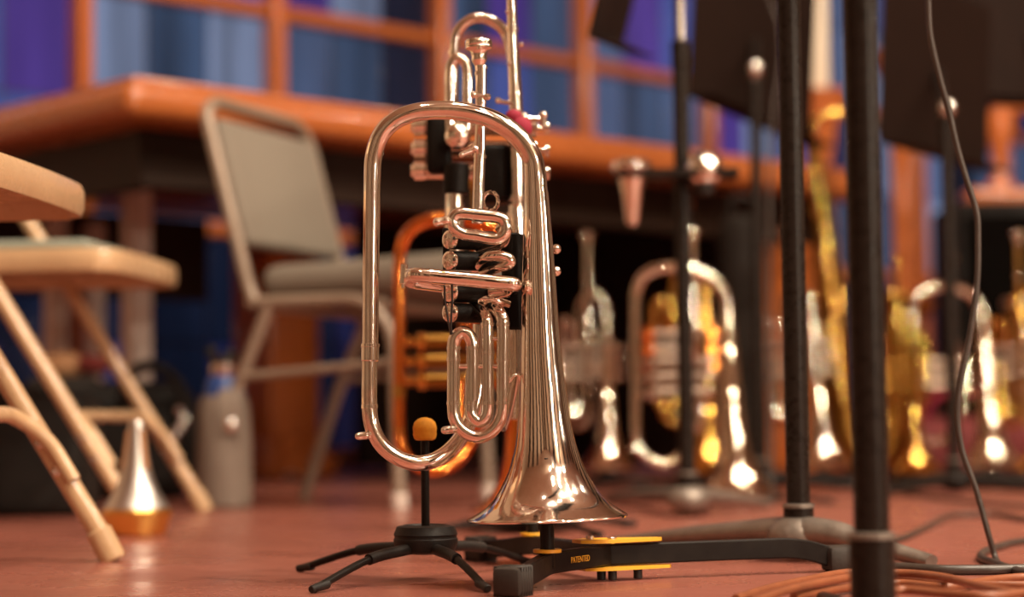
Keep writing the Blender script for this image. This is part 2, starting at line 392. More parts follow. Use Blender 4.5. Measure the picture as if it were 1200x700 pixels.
def pedestal(u, v):
    b = MB(); b.rbox(UV(u, v, 0.39), (0.17, 0.17, 0.635), 0.012, ROT, 2); o = b.build('pedestal', M['wood_v'], tb)
    b = MB(); b.lathe([(0.16, 0), (0.16, 0.05), (0.145, 0.07), (0.12, 0.105)], UV(u, v, 0), (0, 0, 1), 4)
    b = MB(); b.rbox(UV(u, v, 0.03), (0.24, 0.24, 0.06), 0.012, ROT, 2); b.rbox(UV(u, v, 0.075), (0.205, 0.205, 0.05), 0.016, ROT, 3); b.build('plinth', M['wood_v'], o)
pedestal(3.22, 4.25); pedestal(4.08, 3.22)
for px, d, wd in ((160, 4.2, 0.05), (110, 4.9, 0.042), (65, 4.4, 0.042)):
    q = P(px, 400, d); b = MB(); b.rbox((q.x, q.y, 0.325), (wd, wd, 0.65), 0.004, ROT, 1); b.build('metal_leg', M['pale_metal'], tb)
b = MB(); b.bar([P(188, 193, 4.2), P(-40, 232, 4.6)], 0.05, 0.05); b.build('under_rail', M['dark_wood'], tb)
b = MB(); q = P(180, 192, 4.18); b.rbox(q, (0.05, 0.05, 0.03), 0.006, ROT, 1); b.build('rail_cap', M['pale_metal'], tb)

# ------------------------------------------------------------------ flugelhorns (front one traced, the rest share its tube plan)
def tf(G, pts, sub=5): return cat_rom([G(*p) for p in pts], sub)
BELL = [(605.5, 641, 93.5), (604, 641.5, 91), (600, 642.5, 84), (592, 642.5, 72), (580, 642, 61), (566, 641.5, 52.5), (550, 640.7, 44.5), (535, 640, 39.5), (520, 639.3, 35.3),
        (490, 637.6, 30.4), (460, 636.3, 28), (430, 634.6, 25.5), (400, 633.2, 23.8), (380, 632.6, 22.4), (320, 631, 19.8), (260, 629.4, 16.4), (225, 628, 14.6)]
def bell_mesh(G, k, prof, axis_up):
    """flared bell: outer wall, rolled rim, inner wall"""
    b = MB(); n = 64; base = 0
    cs = [(G(cx, y, 0), r * k) for (y, cx, r) in prof]
    rings = [(c, r) for c, r in reversed(cs)]
    c0, r0 = cs[0]
    rings += [(c0 - axis_up * 0.0012, r0 + 0.0008), (c0 - axis_up * 0.0024, r0), (c0 - axis_up * 0.0022, r0 - 0.0022)]
    rings += [(c, max(r - 0.0016, r * 0.9)) for c, r in cs]
    e1 = Vector((1, 0, 0)) - axis_up * axis_up.x; e1.normalize(); e2 = axis_up.cross(e1)
    for c, r in rings:
        for j in range(n):
            a = 2 * math.pi * j / n; b.v.append(c + (e1 * math.cos(a) + e2 * math.sin(a)) * r)
    for i in range(len(rings) - 1):
        for j in range(n):
            j2 = (j + 1) % n; b.f.append((i * n + j, i * n + j2, (i + 1) * n + j2, (i + 1) * n + j))
    return b
def dense_bell(prof, sub=3):
    p = cat_rom([Vector(q) for q in prof], sub); return [tuple(q) for q in p]
def mouthpiece_mesh(base, up, k):
    """base: shank bottom; k metres per traced pixel"""
    pr = [(5.0, 0), (5.6, 14), (6.3, 16), (6.3, 19), (5.2, 21), (6.0, 27), (9.2, 32), (9.8, 36), (9.0, 38), (10.4, 43), (11.2, 45), (15.6, 47), (16.8, 48), (16.8, 49.5), (16.2, 50.5), (16.8, 52), (16.8, 56), (15.2, 58.5), (11.5, 58.5), (9, 53), (2, 42)]
    return MB().lathe([(r * k, h * k) for r, h in pr], base, up, 28)
def rings_on(b, G, k, spots, r, hh=3):
    for (x, y, dy) in spots: b.cyl(G(x, y - hh, dy), G(x, y + hh, dy), r * k, 18)

def flugel_tubes(root, G, k, up, ms, far=False):
    bell_mesh(G, k, dense_bell(BELL, 2), up).build('bell', ms['body'], root)
    n = 12 if far else 20
    b = MB(); path = tf(G, [(627.8, 228, 0), (627, 205, 0), (624.5, 188, 0), (614.5, 169.5, 0), (598, 152.5, 0), (575, 139.5, 0), (546, 131.5, 0), (515, 129.3, 0), (486, 132, 0), (462.5, 141.5, 0),
                          (446, 159, 0), (437.8, 184, 0), (436, 212, 0), (435.5, 260, 0), (434.6, 320, 0), (433.8, 407, 0)], 6)
    b.tube(path, [14.4 * k, 12.4 * k, 12 * k, 11.5 * k, 11 * k, 10.6 * k, 10.3 * k, 10.0 * k, 9.6 * k], n); b.build('bell_bow', ms['body'], root)
    b = MB(); path = tf(G, [(433.6, 403, 0), (433, 440, 0), (433, 476, 0), (436, 499, 0), (447, 521, 0), (465, 536, 0), (487, 543, .002), (508, 540, .006), (527, 528, .014), (541, 511, .024), (552, 490, .03),
                          (560, 460, .034), (563, 420, .036), (563, 380, .036)], 6)
    b.tube(path, 9.3 * k, n); ts = b.build('tuning_slide', ms['body'], root)
    b = MB(); b.cyl(G(433.9, 403, 0), G(433.6, 424, 0), 10.6 * k, 22); b.cyl(G(433.9, 403, 0), G(433.85, 407, 0), 11.4 * k, 22); b.cyl(G(433.1, 474, 0), G(433.1, 479, 0), 10.0 * k, 22); b.split('ferrule', ms['trim'], ts)
    b = MB(); b.cyl(G(434, 510, -.003), G(420, 511.5, -.006), 4.6 * k, 14); b.ball(G(429, 511, -.0075), 4.4 * k, 12); b.ball(G(420, 511.5, -.006), 4.2 * k, 12); b.build('water_key', ms['trim'], ts)
    b = MB(); b.tube([G(563.5, 108, .035), G(563, 150, .034), G(561.5, 200, .033), G(559.5, 262, .03)], [6.2 * k, 6.6 * k, 7 * k, 7 * k], n); lp = b.build('leadpipe', ms['body'], root)
    b = MB(); b.cyl(G(563.8, 78, .0352), G(563.4, 122, .0348), 6.8 * k, 18); b.cyl(G(563.9, 77, .0352), G(563.8, 81, .0352), 7.6 * k, 18); b.cyl(G(562.6, 182, .0336), G(562.5, 185, .0336), 7.9 * k, 18); b.split('receiver', ms['trim'], lp)
    u2 = (G(560, 40, .0355) - G(563, 120, .035)).normalized()
    mp = mouthpiece_mesh(G(562.6, 103, .0352), u2, k).build('mouthpiece', ms['trim'], root)

def rotary_front():
    D = 1.76
    root_loc = P(641, 606, D)
    k = D / F
    def G(x, y, dy=0.0): return P(x, y, D + dy)
    up = (P(633, 400, D) - P(641, 605, D)).normalized()
    t = thing('flugelhorn', 'sharp silver flugelhorn standing bell down on the black and yellow folding stand', 'flugelhorn', root_loc)
    ms = dict(body=M['silver'], trim=M['silver_clean'])
    flugel_tubes(t, G, k, up, ms)
    S = M['silver']; SC_ = M['silver_clean']
    # lower double slide
    r = 7.6 * k
    b = MB(); b.tube(tf(G, [(554, 470, -.012), (554, 420, -.012), (553.6, 404, -.012), (550, 394, -.012), (542.5, 389.5, -.012), (535, 394, -.012), (531.6, 404, -.012), (531.5, 430, -.012), (531.4, 476, -.012), (533.2, 491, -.012),
        (541, 504, -.012), (553, 511, -.012), (566, 511.5, -.012), (578, 504, -.012), (586, 492, -.012), (589, 477, -.012), (589.3, 440, -.012), (589.6, 385, -.012), (588.5, 373, -.011), (583, 364.5, -.006), (574, 361, .006), (566, 360, .02)], 5), r, 18)
    sl = b.build('third_slide', S, t)
    b = MB(); rings_on(b, G, k, [(531.4, 472.5, -.012), (589, 472.5, -.012), (531.6, 408, -.012), (553.8, 408, -.012), (531.5, 421, -.012), (589.5, 421.5, -.012), (589.4, 380, -.012)], 8.3, 2)
    b.split('slide_ring', SC_, sl)
    b = MB(); b.cyl(G(535, 503, -.014), G(521, 504.5, -.017), 4.8 * k, 14); b.ball(G(530, 503.5, -.020), 4.4 * k, 12); b.ball(G(521, 504.5, -.017), 4.5 * k, 12); b.build('water_key', SC_, sl)
    b = MB(); b.tube(tf(G, [(552.8, 440, -.011), (551.6, 478, -.011), (554, 489, -.011), (561.4, 494.5, -.011), (568.8, 489, -.011), (571.4, 478, -.011), (571.4, 440, -.011), (571.2, 385, -.011), (569.5, 373, -.008), (563, 364, .002), (552, 360, .018)], 5), r * 0.97, 18)
    s2 = b.build('second_slide', S, t)
    b = MB(); rings_on(b, G, k, [(551.7, 472.5, -.011), (571.4, 472.5, -.011), (571.3, 413, -.011), (571.2, 380, -.011)], 8.2, 2); b.split('slide_ring', SC_, s2)
    b = MB()
    for y in (429.5,): 
        for x0, x1 in ((539, 545), (559, 564), (579, 582)): b.cyl(G(x0 - 3, y, -.0115), G(x1 + 3, y, -.0115), 3.0 * k, 12)
    b.cyl(G(576, 397, -.0115), G(586, 397, -.0115), 2.6 * k, 12)
    b.split('slide_brace', SC_, s2)
    # horizontal slide
    b = MB(); b.tube(tf(G, [(541, 338, .02), (487, 331, .012), (480.5, 327, .002), (480, 324, -.008), (484, 322.7, -.020), (492, 323, -.026), (540, 327, -.026), (594, 332.5, -.026), (602, 333.5, -.022), (603, 335, -.008), (596, 340, .004), (575, 343, .012)], 5), [8 * k, 8.4 * k, 8.8 * k, 8.8 * k, 8.8 * k, 8.6 * k, 8 * k], 18)
    hs = b.build('main_slide', S, t)
    b = MB(); b.cyl(G(505, 314.5, -.026), G(508, 333.5, -.026), 0.5 * k); b.v = []; b.f = []
    b.cyl(G(504, 324, -.026), G(507, 324.3, -.026), 9.5 * k, 20); b.cyl(G(474, 310, -.012), G(472.5, 333, -.012), 4.2 * k, 14); b.cyl(G(472.8, 333, -.012), G(472.6, 338, -.012), 2.4 * k, 10); b.cyl(G(482, 323, -.012), G(473, 322, -.012), 3.5 * k, 10)
    b.build('slide_knob', SC_, hs)
    # upper racetrack slide
    b = MB(); pts = []
    for x, y in ((542, 250.5), (562, 252.5), (582, 254.5), (590, 258.5), (593, 267), (590, 276), (580, 280.3), (560, 277), (544, 274.6), (533, 268), (530.5, 259), (534, 252.5)): pts.append(G(x, y, -.022))
    q = pts + [pts[0], pts[1]]
    dense = cat_rom([pts[-1]] + q, 5)[5:5 + 5 * len(pts)]
    b.tube(dense, 7.2 * k, 16, False, True); us = b.build('first_slide', S, t)
    b = MB(); b.cyl(G(527, 258, -.024), G(513, 260.5, -.026), 5.0 * k, 14); b.ball(G(523, 258.5, -.031), 5.2 * k, 12); b.ball(G(512.5, 260.5, -.026), 5.4 * k, 12); b.build('slide_knob', SC_, us)
    b = MB(); b.cyl(G(554.5, 252, -.022), G(556.5, 252.2, -.022), 7.8 * k, 16); b.cyl(G(556, 276.3, -.022), G(558, 276.6, -.022), 7.8 * k, 16); b.split('slide_ring', SC_, us)
    b = MB(); b.tube(tf(G, [(586, 266, -.02), (592, 274, -.012), (588, 286, -.002), (575, 291, .008), (562, 296, .016), (560, 306, .022)], 5), 6.6 * k, 14)
    b.tube(tf(G, [(556, 314, .02), (566, 303, -.006), (582, 300, -.014), (594, 302, -.014), (598.5, 306.5, -.014), (594, 311, -.012), (582, 314, -.004), (566, 320, .016)], 5), 6.4 * k, 14)
    b.split('valve_loop', S, t)
    # rotor valves: casing with engraved cap and linkage arm
    for i, y in enumerate((281, 305.5, 343, 366.5)):
        b = MB(); b.cyl(G(529, y, .0), G(578, y + 1.5, .024), 11.5 * k, 24); cs = b.build('rotary_valve', M['leather'] if i < 3 else M['leather'], t)
        b = MB(); ax = (G(518, y - .5, -.009) - G(529, y, .0)).normalized()
        b.lathe([(11.6 * k, 0), (11.8 * k, 2.5 * k), (11 * k, 4.5 * k), (8 * k, 6 * k), (7.6 * k, 5.4 * k), (3.2 * k, 5.8 * k), (2.8 * k, 7.4 * k), (0, 7.8 * k)], G(529, y, .0), ax, 24)
        b.build('valve_cap', SC_, cs)
    b = MB(); b.rbox(G(523, 322, .012), (.006, .004, .085), .0015); b.build('linkage_plate', M['black_metal'], t)
    b = MB()
    b.tube(tf(G, [(521, 335, -.028), (521.5, 352, -.024), (526, 380, -.02), (529, 394, -.014)], 4), 1.25 * k, 8)
    b.tube(tf(G, [(529.5, 334, -.028), (530, 352, -.024), (528.5, 380, -.02), (529.5, 394, -.014)], 4), 1.25 * k, 8)
    b.split('trigger_cord', M['cord'], t)
    # leather hand guard on the tube behind the bell, with the silver tube it wraps
    b = MB(); b.cyl(G(600, 274, .03), G(601, 387, .03), 13 * k, 24); b.build('hand_guard', M['leather'], t)
    b = MB(); b.tube(tf(G, [(600, 270, .03), (600.5, 330, .03), (601.5, 386, .03), (601, 440, .03), (594, 478, .026), (586, 502, .018)], 5), 8 * k, 16)
    b.tube(tf(G, [(596, 357, .02), (580, 352, .014), (560, 350, .012)], 4), 5.5 * k, 12); b.build('branch_tube', S, t)
    b = MB(); b.tube(tf(G, [(596, 448, -.006), (603, 440, -.006), (608, 441, -.004), (611, 455, 0)], 4), 2.2 * k, 10); b.build('bell_stay', SC_, t)
    # screws and braces on the leadpipe
    b = MB(); b.cyl(G(556, 111, .03), G(573, 113, .03), 2.2 * k, 12); b.ball(G(555, 111, .03), 4.6 * k, 12); b.ball(G(571.5, 113.5, .03), 4.2 * k, 12); b.build('lyre_screw', SC_, t)
    b = MB(); b.cyl(G(541, 181, .022), G(557, 175, .026), 3.2 * k, 12); b.ball(G(557, 175, .024), 4.6 * k, 12); b.ball(G(541, 181.5, .022), 3.6 * k, 10); b.build('leadpipe_stay', SC_, t)
    b = MB(); b.tube([G(575 + 9 * math.cos(a / 12 * 2 * math.pi), 236 + 11 * math.sin(a / 12 * 2 * math.pi), .04) for a in range(12)], 2.4 * k, 8, False, True); b.cyl(G(575, 247, .04), G(566, 252, .03), 2.2 * k, 8); b.build('finger_ring', SC_, t)
    b = MB()
    for y in (292, 318): b.ball(G(652, y, .026), 6.0 * k, 14); b.cyl(G(652, y, .026), G(610, y + 4, .03), 3.2 * k, 10)
    b.split('thumb_stud', SC_, t)
rotary_front()

# ------------------------------------------------------------------ tall silver trumpet behind it, on the far peg
def tall_trumpet():
    D = 2.03; k = D / F
    def G(x, y, dy=0.0): return P(x, y, D + dy)
    t = thing('trumpet', 'tall silver trumpet with black valve guard right behind the sharp flugelhorn', 'trumpet', P(628, 606, D))
    S = M['silver']; T = M['silver_clean']
    prof = [(604, 627, 55), (600, 627, 52), (592, 626.5, 44), (580, 626, 35), (560, 625, 26), (530, 624, 19), (490, 622, 15), (440, 619, 12.5), (400, 617, 11.5), (340, 612, 10.5), (280, 607, 9.6), (240, 605, 9.2)]
    bell_mesh(G, k, dense_bell(prof, 3), (G(626, 500) - G(627, 600)).normalized()).build('bell', S, t)
    b = MB(); b.tube(tf(G, [(605, 250, 0), (605.5, 200, 0), (605, 140, 0), (603, 90, .004), (600, 60, .006), (594, 41, .006), (582, 28, .006), (566, 21, .006), (551, 23, .006), (539, 33, .006), (533, 49, .006), (532, 75, .006), (531.5, 130, .008), (531, 150, .012)], 6), [9.2 * k, 8 * k, 7 * k, 6.2 * k, 5.8 * k, 5.8 * k], 18)
    bb = b.build('bell_bow', S, t)
    b = MB(); rings_on(b, G, k, [(531.8, 62, .006), (605.3, 238, 0)], 7.2, 2.5); b.split('bow_ring', T, bb)
    b = MB(); b.tube([G(599, -90, -.012), G(599.5, 0, -.012), G(601, 60, -.012), G(604, 130, -.012), G(606.5, 240, -.012)], [5.4 * k, 6 * k, 6.4 * k, 7.4 * k, 8 * k], 16); lp = b.build('leadpipe', S, t)
    b = MB(); rings_on(b, G, k, [(600.2, 34, -.012), (603, 110, -.012)], 7.6, 2.2); rings_on(b, G, k, [(606, 232, -.012)], 10, 3)
    for x, y in ((595, 14), (611, 52), (597, 75), (597, 120)): b.ball(G(x, y, -.016), 3 * k, 10)
    b.split('pipe_ring', T, lp)
    mouthpiece_mesh(G(598.8, -98, -.012), Vector((0, 0, 1)), k).build('mouthpiece', T, t)
    b = MB(); b.tube(tf(G, [(527, 160, -.004), (527, 110, -.004), (527, 84, -.004), (530, 73, -.004), (537, 68.5, -.004), (544.5, 73, -.004), (547.5, 84, -.004), (547.5, 110, -.004), (547.5, 160, -.004)], 5), 6.4 * k, 16); b.build('first_slide', S, t)
    b = MB(); b.tube(tf(G, [(602, 250, .006), (601.5, 330, .006), (601, 420, .006), (600.5, 488, .006)], 4), 8.8 * k, 18); ms_ = b.build('main_slide', S, t)
    b = MB(); b.cyl(G(600.6, 478, .006), G(600.4, 492, .006), 9.6 * k, 18); b.build('slide_cap', T, ms_)
    # three horizontal piston valves
    for i, y in enumerate((148, 174, 200)):
        b = MB(); b.cyl(G(497, y, .012), G(622, y + 2, .012), 10.5 * k, 22); v = b.build('piston_valve', M['silver_far'], t)
        b = MB(); b.cyl(G(485, y, .012), G(499, y, .012), 11.8 * k, 24); b.cyl(G(481.5, y, .012), G(486, y, .012), 7.5 * k, 18); b.build('valve_cap', T, v)
        b = MB(); b.cyl(G(620, y + 2, .012), G(629, y + 2.4, .012), 11.5 * k, 22); b.cyl(G(628, y + 2.4, .012), G(640, y + 3, .012), 3.5 * k, 12); b.cyl(G(639, y + 3, .012), G(644, y + 3.2, .012), 8 * k, 18); b.build('valve_button', T, v)
    b = MB(); b.rbox(G(515, 172, .012), (.026, .036, .060), .006); b.rbox(G(578, 205, .012), (.040, .034, .062), .008); b.cyl(G(535, 192, -.012), G(534, 228, -.012), 15 * k, 24); b.build('valve_guard', M['leather'], t)
    b = MB(); b.cyl(G(533, 226, -.012), G(532, 300, -.010), 11.5 * k, 22); b.build('lower_tube', S, t)
    b = MB(); b.ball(G(536, 160, -.016), 16 * k, 20, (1, .8, 1)); b.ball(G(536, 155, -.030), 4 * k, 10); b.build('valve_dome', T, t)
    b = MB(); b.ball(G(610, 150, -.022), 14 * k, 16, (1, .6, 1)); b.ball(G(602, 136, -.022), 10 * k, 14, (1, .6, .8)); b.build('felt_pad', M['red'], t)
    b = MB(); b.cyl(G(610, 139, -.02), G(640, 140, -.02), 3.4 * k, 12); b.ball(G(614, 137, -.02), 6 * k, 12); b.cyl(G(636, 132, -.02), G(637, 149, -.02), 4 * k, 12); b.ball(G(637, 135, -.02), 5 * k, 12)
    b.cyl(G(600, 121, -.024), G(584, 119, -.024), 2.5 * k, 10); b.ball(G(584, 118, -.024), 4 * k, 10); b.split('finger_hook', T, t)
tall_trumpet()

# ------------------------------------------------------------------ folding double stand (black, yellow hinge plates)
def folding_stand():
    hinge = V(.085, 1.815, 0)
    t = thing('folding_stand', 'black folding two-peg instrument stand with yellow hinge plates under the sharp flugelhorn', 'instrument stand', (hinge.x, hinge.y, 0))
    def arm(name, foot, peg, bend):
        pts = fillet([V(foot.x, foot.y, .012), V(foot.x, foot.y, .012).lerp(V(peg.x, peg.y, .022), bend), V(peg.x, peg.y, .0225), V(hinge.x, hinge.y, .0235)], .06, 6)
        b = MB(); b.bar(pts, .011, .019); o = b.build(name, M['black_metal'], t)
        d = (V(foot.x, foot.y, 0) - V(peg.x, peg.y, 0)).normalized(); rot = d.to_track_quat('X', 'Z').to_matrix()
        b = MB(); b.rbox(V(foot.x, foot.y, .0125) + d * .004, (.034, .026, .025), .005, rot, 2)
        for i in range(5): b.rbox(V(foot.x, foot.y, .0125) + d * (-.006 + i * .005), (.0022, .0275, .0262), .0008, rot, 1)
        b.build('rubber_foot', M['grey_rubber'], o); return o
    near_peg, far_peg = V(.0285, 1.735, 0), V(.018, 1.985, 0)
    a1 = arm('arm', V(.000, 1.672, 0), near_peg, .75); a2 = arm('arm', V(-.034, 2.075, 0), far_peg, .75)
    foot = V(.305, 1.885, 0)
    pts = fillet([V(hinge.x, hinge.y, .0235), V(.27, 1.873, .0245), V(.312, 1.888, .010)], .03, 6)
    b = MB(); b.bar(pts, .011, .019); a3 = b.build('arm', M['black_metal'], t)
    d = V(.04, .014, -.014).normalized(); rot = V(.04, .014, 0).normalized().to_track_quat('X', 'Z').to_matrix()
    b = MB(); b.rbox(V(.311, 1.887, .0125), (.034, .026, .025), .006, rot, 2); b.build('rubber_foot', M['grey_rubber'], a3)
    for i, (pg, top, r) in enumerate(((near_peg, .115, .0066), (far_peg, .115, .006))):
        b = MB(); b.cyl((pg.x, pg.y, .018), (pg.x, pg.y, top), r, 20, r * .9); b.build('peg', M['black_metal'], t)
        b = MB(); b.cyl((pg.x, pg.y, .0315), (pg.x, pg.y, .0345), .0125, 22); b.build('peg_collar', M['yellow'], t)
    hd = (V(.305, 1.885, 0) - hinge).normalized(); rot = hd.to_track_quat('X', 'Z').to_matrix()
    def plate(z, name, off, ln):
        b = MB(); n = 10; sec = []
        c = hinge + hd * off
        out = [(-.030, -.012), (-.018, -.019), (.000, -.018), (ln, -.006), (ln + .004, 0), (ln, .006), (0, .018), (-.018, .017), (-.032, .006)]
        m_ = len(out)
        for zz in (z - .0015, z + .0015):
            for x, y in out:
                q = rot @ V(x, y, 0); b.v.append(V(c.x + q.x, c.y + q.y, zz))
        b.f.append(tuple(reversed(range(m_)))); b.f.append(tuple(m_ + i for i in range(m_)))
        for i in range(m_): b.f.append((i, (i + 1) % m_, m_ + (i + 1) % m_, m_ + i))
        return b.build(name, M['yellow'], t)
    p1 = plate(.0365, 'hinge_plate', 0, .05); p2 = plate(.0115, 'hinge_plate', .004, .055)
    b = MB(); b.cyl(hinge + V(-.016, -.004, .034), hinge + V(-.016, -.004, .0415), .004, 14); b.build('screw', M['steel'], p1)
    b = MB(); b.cyl(hinge + V(.004, -.006, .034), hinge + V(.004, -.006, .0400), .0045, 14); b.build('screw', M['steel'], p1)
    for q in (V(-.006, -.004, 0), V(.004, -.008, 0), V(.028, .004, 0)):
        b = MB(); b.cyl(hinge + q + V(0, 0, .001), hinge + q + V(0, 0, .011), .0042, 12); b.build('hinge_stud', M['rubber'], p2)
    # lettering on the near arm
    cu = bpy.data.curves.new('lettering', 'FONT'); cu.body = 'PATENTED'; cu.size = .0078; cu.extrude = .0002; cu.align_x = 'CENTER'; cu.align_y = 'CENTER'
    tmp = bpy.data.objects.new('lettering_curve', cu); C.objects.link(tmp)
    dg = bpy.context.evaluated_depsgraph_get(); me = bpy.data.meshes.new_from_object(tmp.evaluated_get(dg)); bpy.data.objects.remove(tmp)
    me.materials.clear(); me.materials.append(M['yellow'])
    dirv = (V(hinge.x, hinge.y, .0235) - V(near_peg.x, near_peg.y, .0225)).normalized(); side = dirv.cross(V(0, 0, 1)).normalized(); upv = side.cross(dirv)
    if side.y > 0: side = -side
    pos = V(near_peg.x, near_peg.y, .0225).lerp(V(hinge.x, hinge.y, .0235), .45) + side * .0057
    rm = Matrix((dirv, upv, side)).transposed()
    for v in me.vertices: v.co = rm @ V(v.co.x * .8, v.co.y, v.co.z) + pos - WORLD_ORIGIN[t.name]
    o = bpy.data.objects.new('lettering', me); C.objects.link(o); o.parent = a1
folding_stand()

# ------------------------------------------------------------------ tripod stands
def tripod(name, label, base, ends, stem_top, hub_r, hub_z, stem_r, leg_r, ball=False, peg=None):
    t = thing(name, label, 'instrument stand', (base.x, base.y, 0))
    c = V(base.x, base.y, hub_z)
    b = MB(); b.lathe([(hub_r * .55, -.013), (hub_r * .9, -.0105), (hub_r, -.004), (hub_r, .001), (hub_r * .97, .002), (hub_r * .97, .004), (hub_r, .005), (hub_r * .9, .0125), (hub_r * .7, .014), (hub_r * .66, .0125), (stem_r * 1.4, .0125)], c, (0, 0, 1), 36); b.build('hub', M['rubber'], t)
    b = MB(); b.cyl(c, (base.x, base.y, stem_top), stem_r, 16); b.build('stem', M['black_metal'], t)
    if ball:
        b = MB(); b.lathe([(.0, -.0092), (.0075, -.0095), (.0100, -.008), (.0112, -.004), (.0108, -.001), (.0112, .0005), (.0112, .003), (.0098, .0075), (.0065, .0105), (.003, .0117), (0, .012)], (base.x, base.y, stem_top + .006), (0, 0, 1), 28); b.build('ball_tip', M['orange_ball'], t)
    for e in ends:
        d = V(e.x - base.x, e.y - base.y, 0); L = d.length; d.normalize()
        st = c + d * hub_r * .75 + V(0, 0, -.007); en = V(e.x, e.y, leg_r)
        mid = st.lerp(en, .45) + V(0, 0, .006)
        path = cat_rom([st, mid, en], 6)
        b = MB(); b.tube(path, leg_r, 10); lg = b.build('leg', M['black_metal'], t)
        b = MB(); b.tube(path[:7], leg_r * 1.45, 12); b.build('leg_sleeve', M['rubber'], lg)
        b = MB(); b.cyl(en + (st - en).normalized() * .018, V(e.x, e.y, leg_r * 1.02) + d * .004, leg_r * 1.25, 10, leg_r * .95); b.build('foot_tip', M['rubber'], lg)
    return t
base = V(-.083, 1.84, 0)
ends = [FL(352, 671), FL(368, 696), FL(570, 695), FL(624, 664)]
tripod('trumpet_stand', 'empty black four-legged peg stand topped with an orange foam ball', base, ends, P(495, 512, 1.84).z, .030, .0375, .0040, .0036, True)

# ------------------------------------------------------------------ generic instruments of the row behind
def local(origin, yaw, k, mirror=1):
    rot = rz(yaw)
    def G(x, y, dy=0.0):
        return origin + rot @ V((x - 641) * k * mirror, dy, (605 - y) * k)
    return G
def stand_for(loc, rr, label, n=3, a0=0.3, rim=.05):
    ends = [V(loc.x + math.cos(a0 + 2 * math.pi * i / n) * rr, loc.y + math.sin(a0 + 2 * math.pi * i / n) * rr, 0) for i in range(n)]
    return tripod('trumpet_stand', label, V(loc.x, loc.y, 0), ends, rim + .12, .024, rim * .55, .0045, .0042)
def piston_flugel(label, px, rimy, d, yaw, body, trim, slabel, a0, lean=0):
    org = P(px, rimy, d); k = .00081
    G = local(org, yaw, k)
    t = thing('flugelhorn', label, 'flugelhorn', org)
    flugel_tubes(t, G, k, V(0, 0, 1), dict(body=body, trim=trim), True)
    for i, y in enumerate((330, 362, 394)):
        b = MB(); b.cyl(G(470, y, .036), G(590, y, .036), 13 * k, 20); v = b.build('piston_valve', M['gold_satin'] if trim is M['gold'] else M['silver_satin_shaded'], t)
        b = MB(); b.cyl(G(462, y, .036), G(476, y, .036), 15 * k, 20); b.cyl(G(452, y, .036), G(463, y, .036), 4 * k, 10); b.cyl(G(448, y, .036), G(453, y, .036), 10 * k, 16); b.ball(G(447, y, .036), 7 * k, 10); b.build('valve_button', trim, v)
        b = MB(); b.cyl(G(586, y, .036), G(600, y, .036), 15 * k, 20); b.ball(G(600, y, .036), 7 * k, 10); b.build('valve_cap', trim, v)
    b = MB(); b.tube(tf(G, [(560, 262, .03), (556, 300, .033), (552, 330, .036)], 4), 7 * k, 12)
    b.tube(tf(G, [(540, 330, .01), (540, 290, .01), (545, 277, .01), (555, 277, .01), (560, 290, .01), (560, 330, .012)], 4), 7 * k, 12)
    b.build('first_slide', body, t)
    b = MB(); b.tube(tf(G, [(535, 394, .01), (535, 450, .008), (540, 468, .008), (552, 474, .008), (566, 468, .008), (572, 450, .008), (572, 394, .012)], 4), 7.5 * k, 12); b.build('third_slide', body, t)
    b = MB(); b.cyl(G(440, 362, 0), G(465, 362, .03), 4 * k, 10); b.cyl(G(600, 362, .03), G(626, 362, .005), 4 * k, 10); b.split('valve_stay', trim, t)
    stand_for(org, .17, slabel, 4, a0, org.z)
    return t
piston_flugel('copper coloured flugelhorn half hidden behind the sharp silver flugelhorn', 618, 596, 2.6, 0, M['copper'], M['gold'],
              'black peg stand under the copper coloured flugelhorn', .55)
piston_flugel('blurred silver flugelhorn with a wide arched bow, behind the first music stand pole', 862, 577, 3.36, 0, M['silver_far'], M['silver_far'],
              'low black peg stand under the silver flugelhorn with the wide arched bow', -.44)
piston_flugel('silver flugelhorn farthest right, its bell beside the hanging black cable', 1161, 545, 4.25, R(8), M['silver_far'], M['silver_far'],
              'black peg stand under the silver flugelhorn beside the hanging cable', .2)

